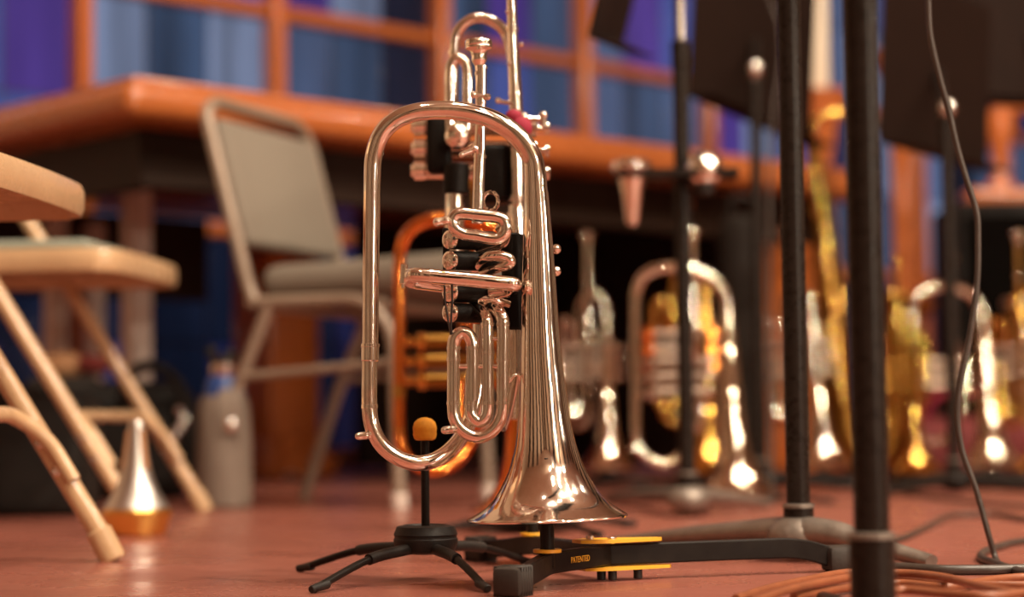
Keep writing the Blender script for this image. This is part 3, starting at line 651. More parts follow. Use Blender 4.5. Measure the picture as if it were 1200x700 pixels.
def trumpet(label, px, rimy, d, yaw, body, trim, slabel, a0, k=1.0, mirror=1, lean=0.0):
    org = P(px, rimy, d)
    rot = rz(yaw) @ Matrix.Rotation(lean, 3, 'Y')
    def G(x, y, z): return org + rot @ (V(x * mirror, y, z) * k)
    t = thing('trumpet', label, 'trumpet', org)
    prof = [(0, .0605), (.003, .058), (.010, .050), (.022, .040), (.040, .030), (.07, .0215), (.11, .0165), (.17, .0130), (.23, .0105), (.29, .0085)]
    b = MB(); up = rot @ V(0, 0, 1); n = 40
    rings = [(G(0, 0, z), r * k) for z, r in reversed(prof)] + [(G(0, 0, -.002), .060 * k)] + [(G(0, 0, z), (r - .0015) * k) for z, r in prof]
    e1 = rot @ V(1, 0, 0); e2 = rot @ V(0, 1, 0)
    for c, r in rings:
        for j in range(n):
            a = 2 * math.pi * j / n; b.v.append(c + (e1 * math.cos(a) + e2 * math.sin(a)) * r)
    for i in range(len(rings) - 1):
        for j in range(n): b.f.append((i * n + j, i * n + (j + 1) % n, (i + 1) * n + (j + 1) % n, (i + 1) * n + j))
    b.build('bell', body, t)
    b = MB(); b.tube(cat_rom([G(0, 0, .28), G(0, 0, .322), G(-.006, .004, .343), (G(-.026, .010, .358)), G(-.046, .014, .343), G(-.052, .016, .322), G(-.052, .014, .25)], 6), [.0088 * k, .007 * k, .006 * k, .006 * k], 14); b.build('bell_bow', body, t)
    b = MB(); b.tube(cat_rom([G(-.036, -.012, .45), G(-.037, -.012, .30), G(-.038, -.012, .12), G(-.042, -.010, .095), (G(-.058, -.004, .083)), G(-.074, .004, .095), G(-.078, .006, .12), G(-.076, .01, .22)], 6), [.0052 * k, .0056 * k, .006 * k, .006 * k], 14); lp = b.build('leadpipe', body, t)
    b = MB()
    for z in (.385, .33, .16): b.lathe([(.0075 * k, -.004 * k), (.0085 * k, 0), (.0075 * k, .004 * k)], G(-.037, -.012, z), up, 14)
    b.split('pipe_ring', trim, lp)
    mouthpiece_mesh(G(-.036, -.012, .43), up, .00081 * k).build('mouthpiece', trim, t)
    for z in (.185, .213, .241):
        b = MB(); b.cyl(G(-.095, .012, z), G(.012, .012, z), .0098 * k, 18); v = b.build('piston_valve', M['gold_satin'] if trim is M['gold'] else M['silver_satin_shaded'], t)
        b = MB(); b.cyl(G(-.108, .012, z), G(-.094, .012, z), .0132 * k, 18); b.ball(G(-.108, .012, z), .007 * k, 10); b.build('valve_cap', trim, v)
        b = MB(); b.cyl(G(.010, .012, z), G(.020, .012, z), .013 * k, 18); b.cyl(G(.019, .012, z), G(.032, .012, z), .003 * k, 10); b.cyl(G(.031, .012, z), G(.036, .012, z), .0085 * k, 16); b.ball(G(.036, .012, z), .0062 * k, 10); b.build('valve_button', trim, v)
    b = MB(); b.tube(cat_rom([G(-.06, -.006, .18), G(-.06, -.006, .13), G(-.066, -.012, .112), G(-.076, -.016, .108), G(-.086, -.012, .112), G(-.09, -.006, .13), G(-.09, -.006, .18)], 5), .006 * k, 12); b.build('third_slide', body, t)
    b = MB(); b.tube(cat_rom([G(-.07, -.004, .245), G(-.07, -.008, .285), G(-.077, -.012, .298), G(-.087, -.012, .298), G(-.094, -.008, .285), G(-.094, -.004, .245)], 5), .006 * k, 12); b.build('first_slide', body, t)
    b = MB(); b.cyl(G(-.037, -.012, .20), G(0, 0, .20), .003 * k, 10); b.cyl(G(-.037, -.012, .268), G(0, 0, .268), .003 * k, 10); b.split('bell_brace', trim, t)
    stand_for(org, .15, slabel, 3, a0, org.z)
    return t
trumpet('small blurred silver trumpet just right of the sharp flugelhorn bell', 712, 548, 4.0, 0, M['silver_far'], M['silver_far'], 'black peg stand under the silver trumpet beside the sharp bell', .2)
trumpet('gold trumpet half hidden behind the arched silver flugelhorn', 829, 551, 4.0, R(10), M['gold'], M['copper'], 'black peg stand under the gold trumpet behind the arched flugelhorn', .9, 1.15)
trumpet('slanting silver trumpet just right of the worn music stand pole', 966, 546, 3.9, R(-8), M['silver_far'], M['silver_far'], 'black peg stand under the slanting silver trumpet', .0, 1.0, 1, R(-4))
trumpet('gold trumpet right of the nearest pole with its bell on the floor side', 1072, 552, 3.95, R(10), M['gold'], M['gold'], 'black peg stand under the gold trumpet right of the nearest pole', .0, .9)
trumpet('smaller gold cornet standing behind the hanging cable', 1087, 528, 4.85, R(-20), M['gold'], M['silver_far'], 'black peg stand under the smaller gold cornet', 1.75, .8)
trumpet('gold trumpet at the far right edge with its valves in view', 1222, 549, 3.75, R(-15), M['gold'], M['silver_far'], 'black peg stand at the far right edge under a gold trumpet', .2, .95)

def saxophone():
    d = 4.5; org = P(994, 563, d)
    org.z = 0
    t = thing('saxophone', 'gold saxophone with many keys standing between two dark poles', 'saxophone', org)
    def G(x, y, z): return org + V(x, y, z)
    b = MB(); b.tube(cat_rom([G(-.065, 0, .76), G(-.05, 0, .60), (G(-.030, 0, .35)), G(-.010, 0, .15)], 6), [.017, .024, .032, .040], 20); body = b.build('body', M['gold_satin'], t)
    b = MB(); b.tube(cat_rom([G(-.010, 0, .16), G(.000, 0, .09), G(.035, 0, .055), G(.075, 0, .07), G(.095, 0, .14), G(.105, -.01, .26), G(.115, -.02, .36), G(.125, -.03, .42)], 6), [.040, .043, .046, .048, .05, .054, .062, .085], 24, False); b.build('bell', M['gold_satin'], t)
    b = MB(); b.tube(cat_rom([G(-.065, 0, .75), G(-.068, 0, .80), G(-.05, 0, .835), G(-.01, 0, .845), G(.04, 0, .83)], 6), [.013, .011, .009, .008], 14); b.build('neck', M['gold'], t)
    b = MB(); b.tube([G(.03, 0, .835), G(.10, 0, .805)], [.010, .013], 14); b.build('mouthpiece', M['rubber'], t)
    rr = random.Random(3)
    for i in range(13):
        z = .70 - i * .045; x = -.062 + (.70 - z) * .092
        rad = .017 - (.003 if i % 3 == 0 else 0)
        b = MB(); ax = V(rr.uniform(-.5, .5), -1, .1).normalized(); c = G(x, 0, z) + ax * (.024 + (.7 - z) * .028)
        b.lathe([(rad * .9, 0), (rad, .003), (rad * .8, .006), (rad * .3, .008), (0, .0085)], c, ax, 16); b.cyl(G(x + .02, -.01, z), c, .003, 8); b.build('key', M['gold'], t)
    b = MB(); b.tube([G(-.035, -.04, .72), G(.015, -.05, .16)], .004, 10); b.tube([G(-.06, -.03, .68), G(-.03, -.05, .2)], .003, 10); b.split('key_rod', M['gold'], t)
    st = thing('saxophone_stand', 'low black stand cradling the gold saxophone', 'instrument stand', org)
    for a in (.3, 2.4, 4.6):
        b = MB(); b.tube([org + V(.035, .0, .012), org + V(.035 + .17 * math.cos(a), .17 * math.sin(a), .008)], .007, 10); b.build('leg', M['black_metal'], st)
    b = MB(); b.tube(fillet([org + V(.035, 0, .012), org + V(.035, .10, .03), org + V(.02, .09, .30), org + V(-.02, .05, .42)], .03), .007, 10); b.build('upright', M['black_metal'], st)
saxophone()

# ------------------------------------------------------------------ music stands
def stand_leg(hub, end, m, parent, hz=.031, sc=1.0):
    d = V(end.x - hub.x, end.y - hub.y, 0); L = d.length; d.normalize()
    pts = cat_rom([V(hub.x, hub.y, hz), V(hub.x, hub.y, hz - .002) + d * .05, V(hub.x, hub.y, hz * .66) + d * L * .55, V(end.x, end.y, .007 if sc == 1 else .0045)], 5)
    b = MB()
    sec = [(.021 * math.cos(2 * math.pi * j / 14), .0145 * math.sin(2 * math.pi * j / 14)) for j in range(14)]
    n = len(pts); b.ring_sweep(pts, sec, (0, 0, 1), True, False, [(1.12 - .66 * i / (n - 1)) * sc for i in range(n)])
    b.build('leg', m, parent)
def music_stand(label, base, ends, r1, ztube, r2, ztop, m_pole, desk=None, m_base=None, knob=None, collar_z=.066, leg_z=.031):
    t = thing('music_stand', label, 'music stand', (base.x, base.y, 0)); mbase = m_base or M['gunmetal']
    x, y = base.x, base.y
    b = MB(); b.cyl((x, y, min(.030, leg_z)), (x, y, ztube), r1, 26, None, .05); b.build('pole', m_pole, t)
    b = MB(); b.lathe(([(r1 * 1.02, .040), (r1 * 1.28, .042)] if leg_z > .025 else [(r1 * 1.02, .014), (r1 * 1.28, .016)]) + ([ (r1 * 1.28, collar_z - .004), (r1 * 1.03, collar_z - .003)]), (x, y, 0), (0, 0, 1), 26); cl = b.build('base_collar', m_pole, t)
    b = MB(); b.lathe([(r1 * 1.2, collar_z - .0042), (r1 * 1.36, collar_z - .0035), (r1 * 1.36, collar_z - .0005), (r1 * 1.03, collar_z + .001)], (x, y, 0), (0, 0, 1), 26); b.build('collar_ring', M['gunmetal'], cl)
    b = MB(); b.lathe([(.014, .006), (.028, .014), (.033, .024), (.031, .034), (.023, .041), (r1 * 1.2, .0455), (r1 * .8, .046)] if leg_z > .025 else [(.014, .001), (.021, .003), (.022, .010), (.020, .015), (r1 * 1.2, .018), (r1 * .8, .019)], (x, y, 0), (0, 0, 1), 26); b.build('hub', mbase, t)
    for e in ends: stand_leg(base, e, mbase, t, leg_z, 1.0 if leg_z > .025 else .62)
    if ztop > ztube:
        b = MB(); b.cyl((x, y, ztube - .02), (x, y, ztop), r2, 18, None, .05); b.build('inner_shaft', M['steel'], t)
        b = MB(); b.cyl((x, y, ztube - .03), (x, y, ztube + .012), r1 * 1.12, 22); b.build('clutch', m_pole, t)
    if knob:
        kq = V(x, y, knob)
        b = MB(); b.ball(kq + V(0, -.014, 0), .016, 16); b.build('tilt_knob', M['steel'], t)
    if desk:
        BL, BR, TL = desk
        wv = (BR - BL).normalized(); hv = TL - BL; hv = (hv - wv * hv.dot(wv)).normalized(); nv = wv.cross(hv)
        wd, ht = .50, .34
        rot = Matrix((wv, nv * -1, hv)).transposed()
        c = BL + wv * wd / 2 + hv * ht / 2
        b = MB(); b.rbox(c, (wd, .004, ht), .001, rot, 1); dk = b.build('desk', M['desk'], t)
        sgn = 1 if nv.y < 0 else -1
        b = MB(); b.rbox(BL + wv * wd / 2 + nv * .028 * sgn * -1 * -1, (wd, .058, .004), .001, rot, 1); b.build('desk_lip', M['desk'], dk)
        b = MB(); b.tube([V(x, y, max(ztop, ztube) - .01), c], .008, 12); b.build('desk_bracket', M['black_metal'], t)
    return t
def flat_desk(base, yaw, z):
    w_ = V(math.cos(yaw), math.sin(yaw), 0); f_ = V(-w_.y, w_.x, 0)
    c = V(base.x, base.y, z); BL = c - w_ * .25 + f_ * .03 - V(0, 0, .10)
    return BL, BL + w_, BL + f_ * .5 + V(0, 0, .85)
def radial(base, L, angs): return [V(base.x + L * math.cos(R(a)), base.y + L * math.sin(R(a)), 0) for a in angs]
q = P(1018, 460, 1.36); bs = V(q.x, q.y, 0)
music_stand('nearest music stand, a thick dark pole blurred in front of everything', bs, radial(bs, .22, (90, -30, 210)), .0124, .80, .009, 1.10, M['pole'], flat_desk(bs, 2.6, 1.16), M['black_metal'], None, .068, .0105)
q = P(935, 560, 2.03); bs = V(q.x, q.y, 0)
music_stand('worn dark music stand pole with grey splayed legs left of the nearest pole', bs, [FL(722, 643), FL(1092, 667), V(bs.x + .03, bs.y + .2, 0)], .0122, .80, .009, 1.05, M['pole'], flat_desk(bs, 2.5, 1.12), None, None, .058)
q = P(805, 540, 2.95); bs = V(q.x, q.y, 0)
music_stand('music stand with a bright steel upper shaft, between the sharp bell and the arched flugelhorn', bs, [FL(712, 588), FL(899, 595), V(bs.x + .05, bs.y + .22, 0)], .0125, P(797, 57, 2.95).z, .0088, .95, M['pole'],
            (P(690, 42, 2.80), P(727, 58, 3.28), P(712, -30, 2.83)))
q = P(888, 300, 3.75); bs = V(q.x, q.y, 0)
music_stand('music stand with a round steel knob below a wide dark desk', bs, radial(bs, .24, (-10, 110, 215)), .0115, P(886, 100, 3.75).z, .009, P(886, 78, 3.75).z, M['pole'],
            (P(806, 112, 3.72), P(925, 163, 4.05), P(838, 0, 3.80)), M['black_metal'], P(885, 82, 3.75).z)
q = P(1112, 300, 3.6); bs = V(q.x, q.y, 0)
music_stand('music stand with a dark desk behind the hanging cable, small knob below the desk', bs, radial(bs, .24, (100, 220, 340)), .0115, P(1107, 145, 3.6).z, .009, P(1107, 122, 3.6).z, M['pole'],
            (P(1030, 166, 3.62), P(1135, 196, 3.95), P(1075, 25, 3.74)), M['black_metal'], P(1103, 128, 3.6).z)
q = P(1262, 300, 4.3); bs = V(q.x, q.y, 0)
music_stand('music stand at the far right edge, only its dark desk in view', bs, radial(bs, .24, (0, 120, 240)), .0115, P(1262, 130, 4.3).z, .009, P(1262, 100, 4.3).z, M['pole'],
            (P(1136, 122, 4.25), P(1290, 128, 4.5), P(1150, -40, 4.4)), M['black_metal'])

# mute holder clamped to the stand with the steel shaft, with two mutes
mh_z = P(797, 207, 2.95).z; mx, my = P(803, 207, 2.95).x, P(803, 207, 2.95).y
t = thing('mute_holder', 'black mute holder tray clamped to the music stand with the steel shaft', 'mute holder', (mx, my, mh_z))
b = MB(); b.bar([V(mx - .105, my - .03, mh_z), V(mx + .075, my - .03, mh_z)], .05, .012); b.build('tray', M['black_metal'], t)
b = MB(); b.tube([V(mx + .013 * math.cos(a * math.pi / 8) * 1.35, my + .013 * math.sin(a * math.pi / 8) * 1.35, mh_z) for a in range(16)], .006, 8, False, True); b.build('clamp_ring', M['black_metal'], t)
def mute(name, label, base, prof, m, up=(0, 0, 1), extra=None):
    t = thing(name, label, 'mute', base)
    MB().lathe(prof, base, up, 36).build('body', m, t)
    if extra: extra(t)
    return t
q = P(740, 200, 2.92)
mute('trumpet_mute', 'silver straight mute hanging cone down in the mute holder, left of the pole', q, [(.0, .016), (.02, .016), (.029, .012), (.031, .004), (.030, 0), (.022, -.006), (.016, -.03), (.010, -.075), (.008, -.082), (0, -.083)], M['silver_clean'],
     extra=lambda t: MB().lathe([(.0315, .001), (.0325, .003), (.0315, .005)], q, (0, 0, 1), 30).build('rim_band', M['silver_clean'], t))
q2 = P(826, 205, 2.92)
mute('trumpet_mute', 'rounded silver mute on the mute holder, right of the pole', q2, [(.0, .036), (.012, .034), (.022, .026), (.0275, .014), (.028, .004), (.027, 0), (.018, -.012), (0, -.012)], M['silver_clean'],
     extra=lambda t: MB().lathe([(.014, -.010), (.014, -.026), (.010, -.03), (0, -.03)], q2, (0, 0, 1), 24).build('stem', M['rubber'], t))

# ------------------------------------------------------------------ straight mute on the floor at left
q = FL(160, 627)
t = thing('trumpet_mute', 'silver straight mute with a gold base standing on the floor by the tan legs', 'mute', (q.x, q.y, 0))
k = q.y / F
pr = [(38, 27), (38.5, 32), (35, 37), (27, 50), (20, 66), (15, 86), (11.5, 108), (9.3, 126), (8.6, 131), (7.6, 133), (7.2, 130)]
MB().lathe([(r * k, (h + 0) * k) for r, h in pr], (q.x, q.y, 0), (0, 0, 1), 44).build('cone', M['aluminium'], t)
MB().lathe([(0, 0), (31 * k, 0), (34 * k, 2 * k), (38.5 * k, 18 * k), (40.5 * k, 22 * k), (40.5 * k, 28 * k), (38 * k, 31 * k)], (q.x, q.y, 0), (0, 0, 1), 44).build('base_cup', M['brass_satin'], t)
for a in (200, 320, 80):
    ca, sa = math.cos(R(a)), math.sin(R(a))
    pts = [V(q.x + ca * rr * k, q.y + sa * rr * k, h * k) for rr, h in ((18, 76), (14.5, 92), (12, 110), (10.5, 122))]
    MB().bar(pts, .008, .003, (ca, sa, .2)).build('cork_strip', M['cork'], t)

# ------------------------------------------------------------------ folding chairs, tan
def folding_chair(label, cx, cy, yaw, front):
    t = thing('folding_chair', label, 'chair', (cx, cy, 0)); rot = rz(yaw)
    def G(x, y, z): return V(cx, cy, 0) + rot @ V(x, y, z)
    T = M['tan']
    # seat pan with rounded front and rolled edge
    out = []
    x0, x1, hw = -.19, front, .205
    for x, y in ((x0, -hw * .9), (x1 - .07, -hw), (x1 - .02, -hw * .93), (x1, -hw * .75), (x1 + .006, 0), (x1, hw * .75), (x1 - .02, hw * .93), (x1 - .07, hw), (x0, hw * .9)): out.append((x, y))
    dense = [(p.x, p.y) for p in cat_rom([V(x, y, 0) for x, y in out], 4)]
    b = MB(); m_ = len(dense); layers = [(.378, .985), (.372, 1.0), (.380, 1.012), (.398, 1.012), (.405, 1.0), (.406, .97)]
    cxm = (x0 + x1) / 2
    for z, s_ in layers:
        for x, y in dense: b.v.append(G(cxm + (x - cxm) * s_, y * s_, z))
    for i in range(len(layers) - 1):
        for j in range(m_): b.f.append((i * m_ + j, i * m_ + (j + 1) % m_, (i + 1) * m_ + (j + 1) % m_, (i + 1) * m_ + j))
    b.f.append(tuple((len(layers) - 1) * m_ + j for j in range(m_)))
    # underside recessed
    for x, y in dense: b.v.append(G(cxm + (x - cxm) * .97, y * .97, .392))
    L = len(layers)
    for j in range(m_): b.f.append((j, L * m_ + j, L * m_ + (j + 1) % m_, (j + 1) % m_))
    b.f.append(tuple(L * m_ + j for j in reversed(range(m_))))
    seat = b.build('seat', T, t)
    b = MB(); b.rbox(G(cxm - .01, 0, .412), (x1 - x0 - .06, .36, .018), .008, rot, 3); b.build('seat_pad', M['vinyl'], seat)
    for s_ in (-1, 1):
        y = .20 * s_
        b = MB(); b.tube([G(.24, y, .004), G(.24 - .62 * .40, y, .40), G(.24 - .62 * .82, y, .82)], .0115, 18); lg = b.build('front_leg', T, t)
        b = MB(); b.cyl(G(.2395, y, .0), G(.24 - .62 * .03, y, .034), .0145, 18); b.build('rubber_foot', T, lg)
        b = MB()
        for z in (.128, .098): b.lathe([(.0055, 0), (.0055, .002), (.003, .003), (.0025, .0018), (0, .0018)], G(.24 - .62 * z, y - .0112 , z), rot @ V(0, -1, 0), 14)
        b.split('rivet', M['steel'], lg)
        b = MB(); b.tube([G(-.27, y * .9, .004), G(-.13, y * .9, .378)], .0105, 16); b.build('rear_leg', T, t)
    # brace between the front legs, its ends turned down along them
    e = .012
    pts = [G(.24 - .62 * .088 + e, -.19, .088), G(.24 - .62 * .135 + e, -.19, .135), G(.24 - .62 * .165, -.165, .160), G(.24 - .62 * .165, .165, .160), G(.24 - .62 * .135 + e, .19, .135), G(.24 - .62 * .088 + e, .19, .088)]
    b = MB(); b.tube(fillet(pts, .045, 7), .0085, 14); b.build('leg_brace', T, t)
    b = MB(); c = G(.24 - .62 * .70, 0, .70); b.rbox(c, (.014, .39, .20), .006, rot @ Matrix.Rotation(-.55, 3, 'Y'), 2); b.build('backrest', T, t)
    b = MB(); b.tube([G(.24 - .62 * .82, -.2, .82), G(.24 - .62 * .82, .2, .82)], .0115, 16); b.build('top_rail', T, t)
folding_chair('tan metal folding chair nearest the camera at left, its front leg foot by the mute', -.437 - .24 - .012, 1.955, R(-5), .215)
folding_chair('tan metal folding chair behind the first one, with grey green seat pad in view', -.765, 3.07, R(-5), .20)

# ------------------------------------------------------------------ grey upholstered chair
def grey_chair(label, x, y, yaw):
    t = thing('upholstered_chair', label, 'chair', (x, y, 0)); rot = rz(yaw); Fm = M['grey_frame']
    def G(a, b_, c): return V(x, y, 0) + rot @ V(a, b_, c)
    # local: faces +x, near side at y = 0, origin under the foot of the near back rail
    w_ = .38
    pts = [G(.015, 0, .345), G(.0, 0, .375), G(-.085, 0, .685), G(-.09, .035, .712), G(-.09, w_ - .035, .712), G(-.085, w_, .685), G(.0, w_, .375), G(.015, w_, .345)]
    b = MB(); b.tube(fillet(pts, .035, 6), .0115, 16); b.build('back_frame', Fm, t)
    b = MB(); b.rbox(G(-.046, w_ / 2, .565), (.026, w_ - .03, .235), .012, rot @ Matrix.Rotation(-.268, 3, 'Y'), 3); b.build('backrest', M['grey_fabric'], t)
    b = MB(); b.rbox(G(.195, w_ / 2, .392), (.37, w_ - .02, .062), .028, rot @ Matrix.Rotation(-.03, 3, 'Y'), 4); b.build('seat', M['grey_fabric'], t)
    for s_ in (0, w_):
        b = MB(); b.tube(fillet([G(.0, s_, .352), G(.22, s_, .352), G(.272, s_, .30), G(.282, s_, .0)], .06, 7), .0115, 14); lg = b.build('front_leg', Fm, t)
        b = MB(); b.cyl(G(.2818, s_, .0), G(.281, s_, .028), .0145, 14); b.build('foot_cap', M['pale_metal'], lg)
        b = MB(); b.tube([G(.04, s_, .35), G(-.03, s_, .19), G(-.10, s_, .0)], .0105, 14); b.build('rear_leg', Fm, t)
        b = MB(); b.tube([G(-.02, s_, .225), G(.276, s_, .245)], .008, 12); b.build('side_stretcher', Fm, t)
    b = MB(); b.tube([G(.24, 0, .345), G(.24, w_, .345)], .010, 12); b.tube([G(.04, 0, .345), G(.04, w_, .345)], .010, 12); b.split('seat_frame', Fm, t)
q = P(292, 362, 3.36)
grey_chair('grey upholstered metal chair with its back to the wooden table edge', q.x, q.y, R(-22))

# ------------------------------------------------------------------ bottle in grey sleeve
q = FL(263, 596); k = q.y / F
t = thing('water_bottle', 'flask in a grey fabric sleeve with blue neck and black lid, by the chair leg', 'bottle', (q.x, q.y, 0))
b = MB(); prof = [(28, 0), (32, 4), (32.5, 40), (31.5, 90), (29.5, 122), (26, 131)]
b.lathe([(r * k, h * k) for r, h in prof], (q.x, q.y, 0), (0, 0, 1), 32); b.build('sleeve', M['sleeve'], t)
b = MB(); b.lathe([(25 * k, 125 * k), (23 * k, 140 * k), (20 * k, 150 * k), (15 * k, 155 * k)], (q.x, q.y, 0), (0, 0, 1), 28); b.build('bottle_neck', M['blue'], t)
b = MB(); b.lathe([(15 * k, 155 * k), (16 * k, 158 * k), (16 * k, 168 * k), (14 * k, 170 * k)], (q.x, q.y, 0), (0, 0, 1), 28); b.build('neck_ring', M['steel'], t)
b = MB(); b.cyl((q.x, q.y, 168 * k), (q.x, q.y, 178 * k), 15 * k, 24); b.rbox((q.x - 14 * k, q.y, 182 * k), (10 * k, 16 * k, 14 * k), .003); b.rbox((q.x + 8 * k, q.y, 180 * k), (16 * k, 16 * k, 9 * k), .003); b.build('lid', M['rubber'], t)
b = MB(); b.bar(cat_rom([V(q.x + 12 * k, q.y - 26 * k, 138 * k), V(q.x + 12 * k, q.y - 32.5 * k, 118 * k), V(q.x + 12 * k, q.y - 33.5 * k, 88 * k)], 4), 28 * k, 2.5 * k, (0, -1, 0)); fl = b.build('sleeve_flap', M['sleeve'], t)
b = MB(); b.ball((q.x + 12 * k, q.y - 35 * k, 97 * k), 8 * k, 14, (1, .5, 1)); b.build('snap_button', M['steel'], fl)

# ------------------------------------------------------------------ bags at left
q = FL(120, 588)
t = thing('gig_bag', 'black soft instrument bag lying behind the tan chair legs', 'bag', (q.x, q.y + .13, 0))
b = MB(); b.rbox((q.x + .01, q.y + .13, .115), (.30, .22, .23), .06, rz(.15), 5); b.build('body', M['bag'], t)
b = MB(); b.rbox((q.x - .10, q.y + .10, .215), (.14, .16, .05), .022, rz(.3), 3); b.build('flap', M['grey_bag'], t)
b = MB(); b.tube(cat_rom([V(q.x + .03, q.y + .02, .18), V(q.x + .06, q.y - .01, .245), V(q.x + .105, q.y - .01, .255), V(q.x + .15, q.y + .01, .21), V(q.x + .165, q.y + .02, .10)], 6), .011, 12); b.build('carry_strap', M['bag'], t)
for i, (dx, dz) in enumerate(((.150, .17), (.160, .155), (.148, .135), (.140, .12), (.135, .103), (.155, .145))):
    b = MB(); b.ball((q.x + dx, q.y - .018, dz), .009, 12); b.build('buckle', M['steel'], t)
b = MB(); b.rbox((q.x + .0, q.y + .012, .10), (.24, .02, .14), .01, rz(.12), 3); b.build('front_pocket', M['bag'], t)
q = FL(35, 606)
t = thing('equipment_case', 'dark square case on the floor at the far left behind the tan legs', 'case', (q.x - .05, q.y + .08, 0))
b = MB(); b.rbox((q.x - .05, q.y + .08, .10), (.26, .16, .20), .02, rz(.05), 3); b.build('body', M['bag'], t)
b = MB(); b.rbox((q.x + .082, q.y + .08, .10), (.012, .13, .18), .005, rz(.05), 2); b.build('side_panel', M['grey_bag'], t)
b = MB(); b.rbox((q.x - .05, q.y + .08, .204), (.10, .03, .012), .005, rz(.05), 2); b.build('handle', M['rubber'], t)
q = P(108, 428, 3.95)
t = thing('cloth_pouch', 'small red and brown pouch lying on top of the black soft bag', 'pouch', q)
b = MB(); b.ball(q, .03, 16, (1.2, 1, .7)); b.build('body', M['maroon'], t)
b = MB(); b.ball(q + V(-.06, .01, -.005), .04, 16, (1.3, 1, .8)); b.build('fold', M['cork'], t)

# ------------------------------------------------------------------ small scrap on the floor
q = FL(342, 563)
b = MB(); b.ball((q.x, q.y, .011), .02, 10, (1, .8, .5))
rr = random.Random(2)
b.v = [v + V(rr.uniform(-1, 1), rr.uniform(-1, 1), rr.uniform(-.5, .5)) * .003 for v in b.v]
tag(b.build('foil_scrap', M['aluminium'], None, (q.x, q.y, 0)), 'crumpled silver scrap lying on the floor by the wooden plinth', 'scrap')

# ------------------------------------------------------------------ right background: gig bag, candle stands, gallery rail, cabinet, drum, red bag
q = FL(872, 566)
t = thing('gig_bag', 'slim charcoal bag standing upright behind the round-knobbed music stand', 'bag', (q.x, q.y, 0))
b = MB(); b.rbox((q.x, q.y, .30), (.095, .085, .60), .035, rz(.3), 4); b.build('body', M['grey_bag'], t)
b = MB(); b.tube(fillet([V(q.x - .02, q.y, .58), V(q.x - .02, q.y, .64), V(q.x + .03, q.y, .64), V(q.x + .03, q.y, .58)], .02), .007, 10); b.build('handle', M['rubber'], t)
def candle(label1, label2, px, d, ybot):
    q = P(px, ybot, d)
    t = thing('candle_stand', label1, 'candle stand', (q.x, q.y, 0))
    b = MB(); b.lathe([(.15, 0), (.15, .03), (.06, .06), (.035, .10), (.03, .3), (.045, .36), (.03, .42), (.03, q.z - .22), (.045, q.z - .16), (.055, q.z - .1), (.085, q.z - .03), (.085, q.z)], (q.x, q.y, 0), (0, 0, 1), 28); b.build('turned_column', M['wood_v'], t)
    b = MB(); b.lathe([(.085, q.z - .024), (.092, q.z - .016), (.085, q.z - .008)], (q.x, q.y, 0), (0, 0, 1), 28); b.build('rim_ring', M['wood'], t)
    c = thing('candle', label2, 'candle', q)
    b = MB(); b.lathe([(.031, 0), (.033, .01), (.033, .59), (.028, .60), (.005, .60)], q, (0, 0, 1), 24); b.build('wax', M['cream'], c)
    b = MB(); b.cyl(q + V(0, 0, .595), q + V(0, 0, .615), .002, 8); b.build('wick', M['cord'], c)
candle('turned wooden candle stand between the two nearest dark poles', 'cream candle standing between the two nearest dark poles', 958, 5.6, 108)
candle('turned wooden candle stand hidden behind the dark desk near the hanging cable', 'cream candle whose foot is hidden by the desk near the hanging cable', 1052, 5.9, 60)
# gallery rail
rl = thing('gallery_rail', 'orange wooden rail with turned vase balusters at the right edge', 'railing', (P(1180, 300, 5.4).x, 5.4, 0))
za, zb = P(1180, 226, 5.4).z, P(1180, 132, 5.4).z
xa, xb = P(1128, 226, 5.4).x, P(1420, 226, 5.4).x
b = MB(); b.rbox(((xa + xb) / 2, 5.4, za - .02), (xb - xa, .12, .06), .02, None, 3); b.build('bottom_rail', M['wood'], rl)
b = MB(); b.rbox(((P(1160, 130, 5.4).x + xb) / 2, 5.4, zb + .015), (xb - P(1160, 130, 5.4).x, .07, .04), .012, None, 3); b.build('top_rail', M['wood'], rl)
for px in (1172, 1262, 1352):
    q = P(px, 226, 5.4); hh = zb - za
    b = MB(); b.lathe([(.034, 0), (.036, hh * .1), (.022, hh * .2), (.018, hh * .35), (.026, hh * .55), (.046, hh * .85), (.042, hh)], (q.x, q.y, za), (0, 0, 1), 24); b.build('baluster', M['wood_v'], rl)
for x in (xa + .06, xb - .06):
    b = MB(); b.rbox((x, 5.4, (za - .05) / 2), (.09, .09, za - .05), .008, None, 1); b.build('post', M['wood_v'], rl)
q = P(1166, 124, 5.36)
b = MB(); b.ball((q.x, 5.4, zb + .055), .024, 14); b.build('finial', M['cream'], rl)
# cabinet
q = P(1122, 400, 4.95)
t = thing('speaker_cabinet', 'black cabinet standing at the right behind the instruments', 'speaker', (q.x + .21, 5.08, 0))
hz = P(1160, 238, 4.98).z
b = MB(); b.rbox((q.x + .21, 5.08, (hz + .02) / 2), (.42, .30, hz - .02), .012, None, 2); b.build('body', M['bag'], t)
b = MB(); b.rbox((q.x + .21, 4.923, (hz + .02) / 2), (.37, .02, hz - .09), .006, None, 2); b.build('front_grille', mat('black_grille_cloth', (.004, .003, .0025), .9, spec=.04), t)
for dx in (-.17, .17):
    for dy in (-.11, .11):
        b = MB(); b.cyl((q.x + .21 + dx, 5.08 + dy, 0), (q.x + .21 + dx, 5.08 + dy, .025), .018, 12); b.build('foot', M['rubber'], t)
